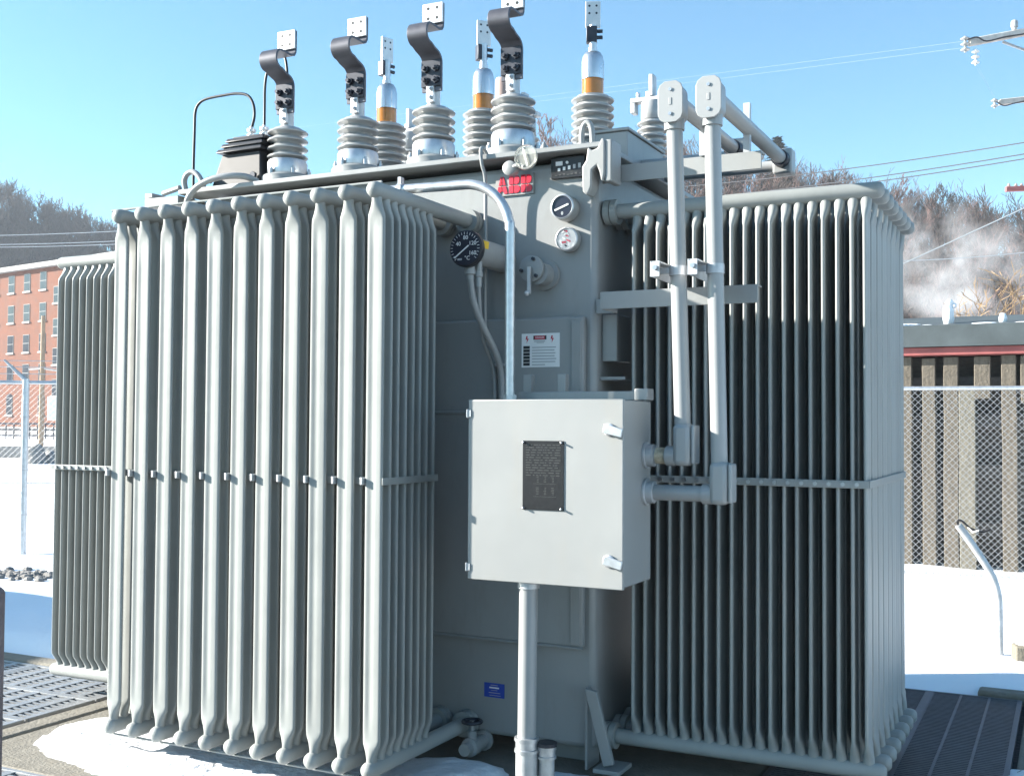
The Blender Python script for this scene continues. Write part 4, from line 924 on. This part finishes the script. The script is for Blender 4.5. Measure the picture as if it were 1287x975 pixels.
b = MB(); b.obox(q+Vector((0,0,2.2))-F*.06, r0*.42, Vector((F.x,F.y,0))*.02, Vector((0,0,.55))); b.build('panel', 'white_print', sg, bevel=.02)
def boulder(x, D, s_, name, label, seed, m='stone'):
    c = pix(x, D); bm = bmesh.new(); bmesh.ops.create_icosphere(bm, subdivisions=3, radius=1)
    for v in bm.verts:
        k = 1+.28*noise.noise(v.co*1.3+Vector((seed*3,0,0)))+.1*noise.noise(v.co*4); v.co = Vector((v.co.x*s_[0]*k, v.co.y*s_[1]*k, max(-.1, v.co.z*s_[2]*k)))
    me = bpy.data.meshes.new(name); bm.to_mesh(me); bm.free(); me.materials.append(MATS[m]); me.polygons.foreach_set('use_smooth', [True]*len(me.polygons))
    return link(name, me, c, None, 0, label=label, cat='rock')
boulder(46, 41, (.42,.4,.75), 'boulder', 'larger dark boulder in the snow right of the fence post', 1)
boulder(66, 41.5, (.42,.35,.5), 'boulder', 'smaller dark boulder in the snow next to the larger one', 2)
# patch of gravel showing through the snow
m = MB(); rr = random.Random(5)
for i in range(420):
    t = rr.random(); x = -11.6+3.0*t+rr.gauss(0,.14); y = 7.25+1.15*t+rr.gauss(0,.17); s_ = rr.uniform(.02,.06)
    m.ball((x,y,ground_z(x,y)+s_*.2), s_, 6, 4, (1,rr.uniform(.6,1),rr.uniform(.4,.7)))
m.build('gravel', 'stone', kind='stuff', label='patch of grey gravel bare of snow at the left', cat='gravel', smooth=0)

# ---------------- utility poles on the right with cross arms, wires
def wire(pts, name, m, label, r=.02, sag=0., parent=None, n=14):
    a, b = Vector(pts[0]), Vector(pts[1]); P_ = [a+(b-a)*i/n-Vector((0,0,sag*4*(i/n)*(1-i/n))) for i in range(n+1)]
    kw = {} if parent is not None else dict(label=label, cat='cable', group='overhead power lines')
    return MB().tube(P_, r, 5).build(name, m, parent, smooth=60, **kw)
def at(x, y, D): return Vector((0,0,1.65))+F*D+cr*((x-643.5)/1400*D)-cu*((y-487.5)/1400*D)
def insul(m, p, n, r, d=(0,0,-1), pitch=.11):
    for k in range(n): m.lathe(Vector(p)+Vector(d)*k*pitch, d, [(r*.3,0),(r*.5,.02),(r,.05),(r*.95,.065),(r*.3,.075),(r*.25,.11)], 12)
PT = at(1335, 400, 24)
up = empty('utility_pole', (PT.x,PT.y,0), label='wooden power pole whose upper cross arm carries a hanging insulator string', cat='pole')
MB().cyl((PT.x,PT.y,-.2),(PT.x,PT.y,11),.17,.13,n=14).build('shaft', 'wood_pole', up)
def arm(p, q, w, nm='cross_arm', m='arm_wood', par=up):
    u = (q-p).normalized(); n_ = u.cross(Vector((0,0,1))).normalized(); b = MB(); b.obox((p+q)/2, u*(q-p).length/2, n_*w, Vector((0,0,w*1.15))); return b.build(nm, m, par, bevel=.01)
a, b = at(1218,54,24), at(1440,12,24); arm(a, b, .065)
m = MB(); insul(m, at(1213,46,24), 3, .10, (0,0,-1), .12); m.build('insulator', 'porcelain', up)
m = MB(); insul(m, at(1226,62,24), 3, .085, (0,0,-1), .12); m.build('insulator', 'white_print', up)
m = MB(); m.lathe(at(1275,38,24),(0,0,1),[(.05,0),(.06,.05),(.075,.06),(.075,.17),(.06,.20),(.03,.22)],12); m.build('insulator', 'porcelain', up)
MB().tube([at(1260,53,24),at(1290,64,24),at(1335,85,24)], .03, 6).build('arm_brace', 'galv_dull', up)
MB().tube([at(1216,50,23.9),at(1228,47,23.85),at(1240,52,23.85),at(1262,47,23.9),at(1287,43,23.9)], .016, 6).build('jumper', 'wire', up)
a, b = at(1256,129,26), at(1440,108,26); arm(a, b, .055)
m = MB(); insul(m, at(1250,124,26), 2, .085, (0,0,-1), .12); m.build('insulator', 'porcelain', up)
MB().tube([at(1252,128,25.9),at(1262,133,25.85),at(1275,130,25.9),at(1290,127,25.9)], .014, 6).build('jumper', 'wire', up)
P2 = at(1345, 400, 40); u2 = empty('utility_pole', (P2.x,P2.y,0), label='farther pole with a reddish cross arm at the right edge', cat='pole')
MB().cyl((P2.x,P2.y,-.2),(P2.x,P2.y,11),.16,.12,n=12).build('shaft', 'wood_pole', u2)
arm(at(1264,238,40), at(1420,233,40), .075, 'cross_arm', 'red_beam', u2)
for x in (1268,1277,1284): MB().lathe(at(x,235,40),(0,0,1),[(.04,0),(.06,.04),(.03,.12)],8).build('insulator', 'brown_cap', u2)
for k, (ya, yb) in enumerate(((236,182),(252,196),(258,202))):
    wire([at(840,ya,62), at(1420,yb-25,38)], 'power_line', 'wire', ('top of three dark wires crossing the right hill','middle of three dark wires crossing the right hill','lowest of three dark wires crossing the right hill')[k], .024, .25)
for k, (ya, yb) in enumerate(((297,287),(308,301),(311,306))):
    wire([at(-80,ya,70), at(400,yb-16,70)], 'power_line', 'pale_wire', ('highest pale wire before the left hill','middle pale wire before the left hill','lowest pale wire before the left hill')[k], .022, .3)
wire([at(1130,334,30), at(1330,242,30)], 'guy_wire', 'pale_wire', 'pale guy wire slanting up through the steam at right', .018, 0)
wire([at(1130,328,36), at(1300,316,36)], 'guy_wire', 'pale_wire', 'flatter pale wire crossing the steam at right', .016, .05)
for k, (p_, q_) in enumerate((((1213,52),(300,170)),((1213,60),(500,150)),((1226,78),(1250,122)),((1218,70),(1248,120)))):
    wire([at(*p_,24), at(*q_,26 if k > 1 else 70)], 'power_line', 'pale_wire', ('highest thin line running left from the insulators','second thin line running left from the insulators','right jumper wire between the two cross arms','left jumper wire between the two cross arms')[k], .0012, 0)

# ================================================================== STEAM
sv = bpy.data.materials.new('steam'); sv.use_nodes = True; t = sv.node_tree; t.nodes.clear()
ou = t.nodes.new('ShaderNodeOutputMaterial'); pv = t.nodes.new('ShaderNodeVolumePrincipled'); t.links.new(pv.outputs[0], ou.inputs['Volume'])
pv.inputs['Color'].default_value = (.95,.95,.96,1); pv.inputs['Anisotropy'].default_value = .1
ge = t.nodes.new('ShaderNodeNewGeometry'); nz = t.nodes.new('ShaderNodeTexNoise'); nz.inputs['Scale'].default_value = .34; nz.inputs['Detail'].default_value = 5; nz.inputs['Roughness'].default_value = .62
t.links.new(ge.outputs['Position'], nz.inputs['Vector'])
mr = t.nodes.new('ShaderNodeMapRange'); mr.inputs[1].default_value = .46; mr.inputs[2].default_value = .72; mr.inputs[3].default_value = 0; mr.inputs[4].default_value = .7
t.links.new(nz.outputs['Fac'], mr.inputs[0])
tcn = t.nodes.new('ShaderNodeTexCoord'); ln = t.nodes.new('ShaderNodeVectorMath'); ln.operation = 'LENGTH'; t.links.new(tcn.outputs['Object'], ln.inputs[0])
fo = t.nodes.new('ShaderNodeMapRange'); fo.inputs[1].default_value = .35; fo.inputs[2].default_value = 1.0; fo.inputs[3].default_value = 1; fo.inputs[4].default_value = 0
t.links.new(ln.outputs['Value'], fo.inputs[0])
mu = t.nodes.new('ShaderNodeMath'); mu.operation = 'MULTIPLY'; t.links.new(mr.outputs[0], mu.inputs[0]); t.links.new(fo.outputs[0], mu.inputs[1]); t.links.new(mu.outputs[0], pv.inputs['Density'])
MATS['steam'] = sv
b = MB(); b.ball((0,0,0), 1, 24, 14); sm_ = b.mesh('steam', 'steam', (0,0,0), 180)
for (x, y, D, sx, sy, sz, lb) in ((1235,345,44,4.6,3.4,2.1,'white steam drifting low over the roof edge at right'),(1165,300,46,2.2,2.0,2.0,'thinner steam rising beside the radiators at right')):
    o = link('steam', sm_, at(x,y,D), None, 0, kind='stuff', label=lb, cat='steam'); o.scale = (sx,sy,sz)

# ================================================================== HAZE
hz = bpy.data.materials.new('haze'); hz.use_nodes = True; t = hz.node_tree; t.nodes.clear()
ou = t.nodes.new('ShaderNodeOutputMaterial'); pv = t.nodes.new('ShaderNodeVolumePrincipled'); t.links.new(pv.outputs[0], ou.inputs['Volume'])
pv.inputs['Color'].default_value = (.86,.92,1,1); pv.inputs['Density'].default_value = .00042; pv.inputs['Anisotropy'].default_value = 0
MATS['haze'] = hz
MB().box((-950,-560,-4),(950,950,72)).build('haze', 'haze', kind='stuff', smooth=0)
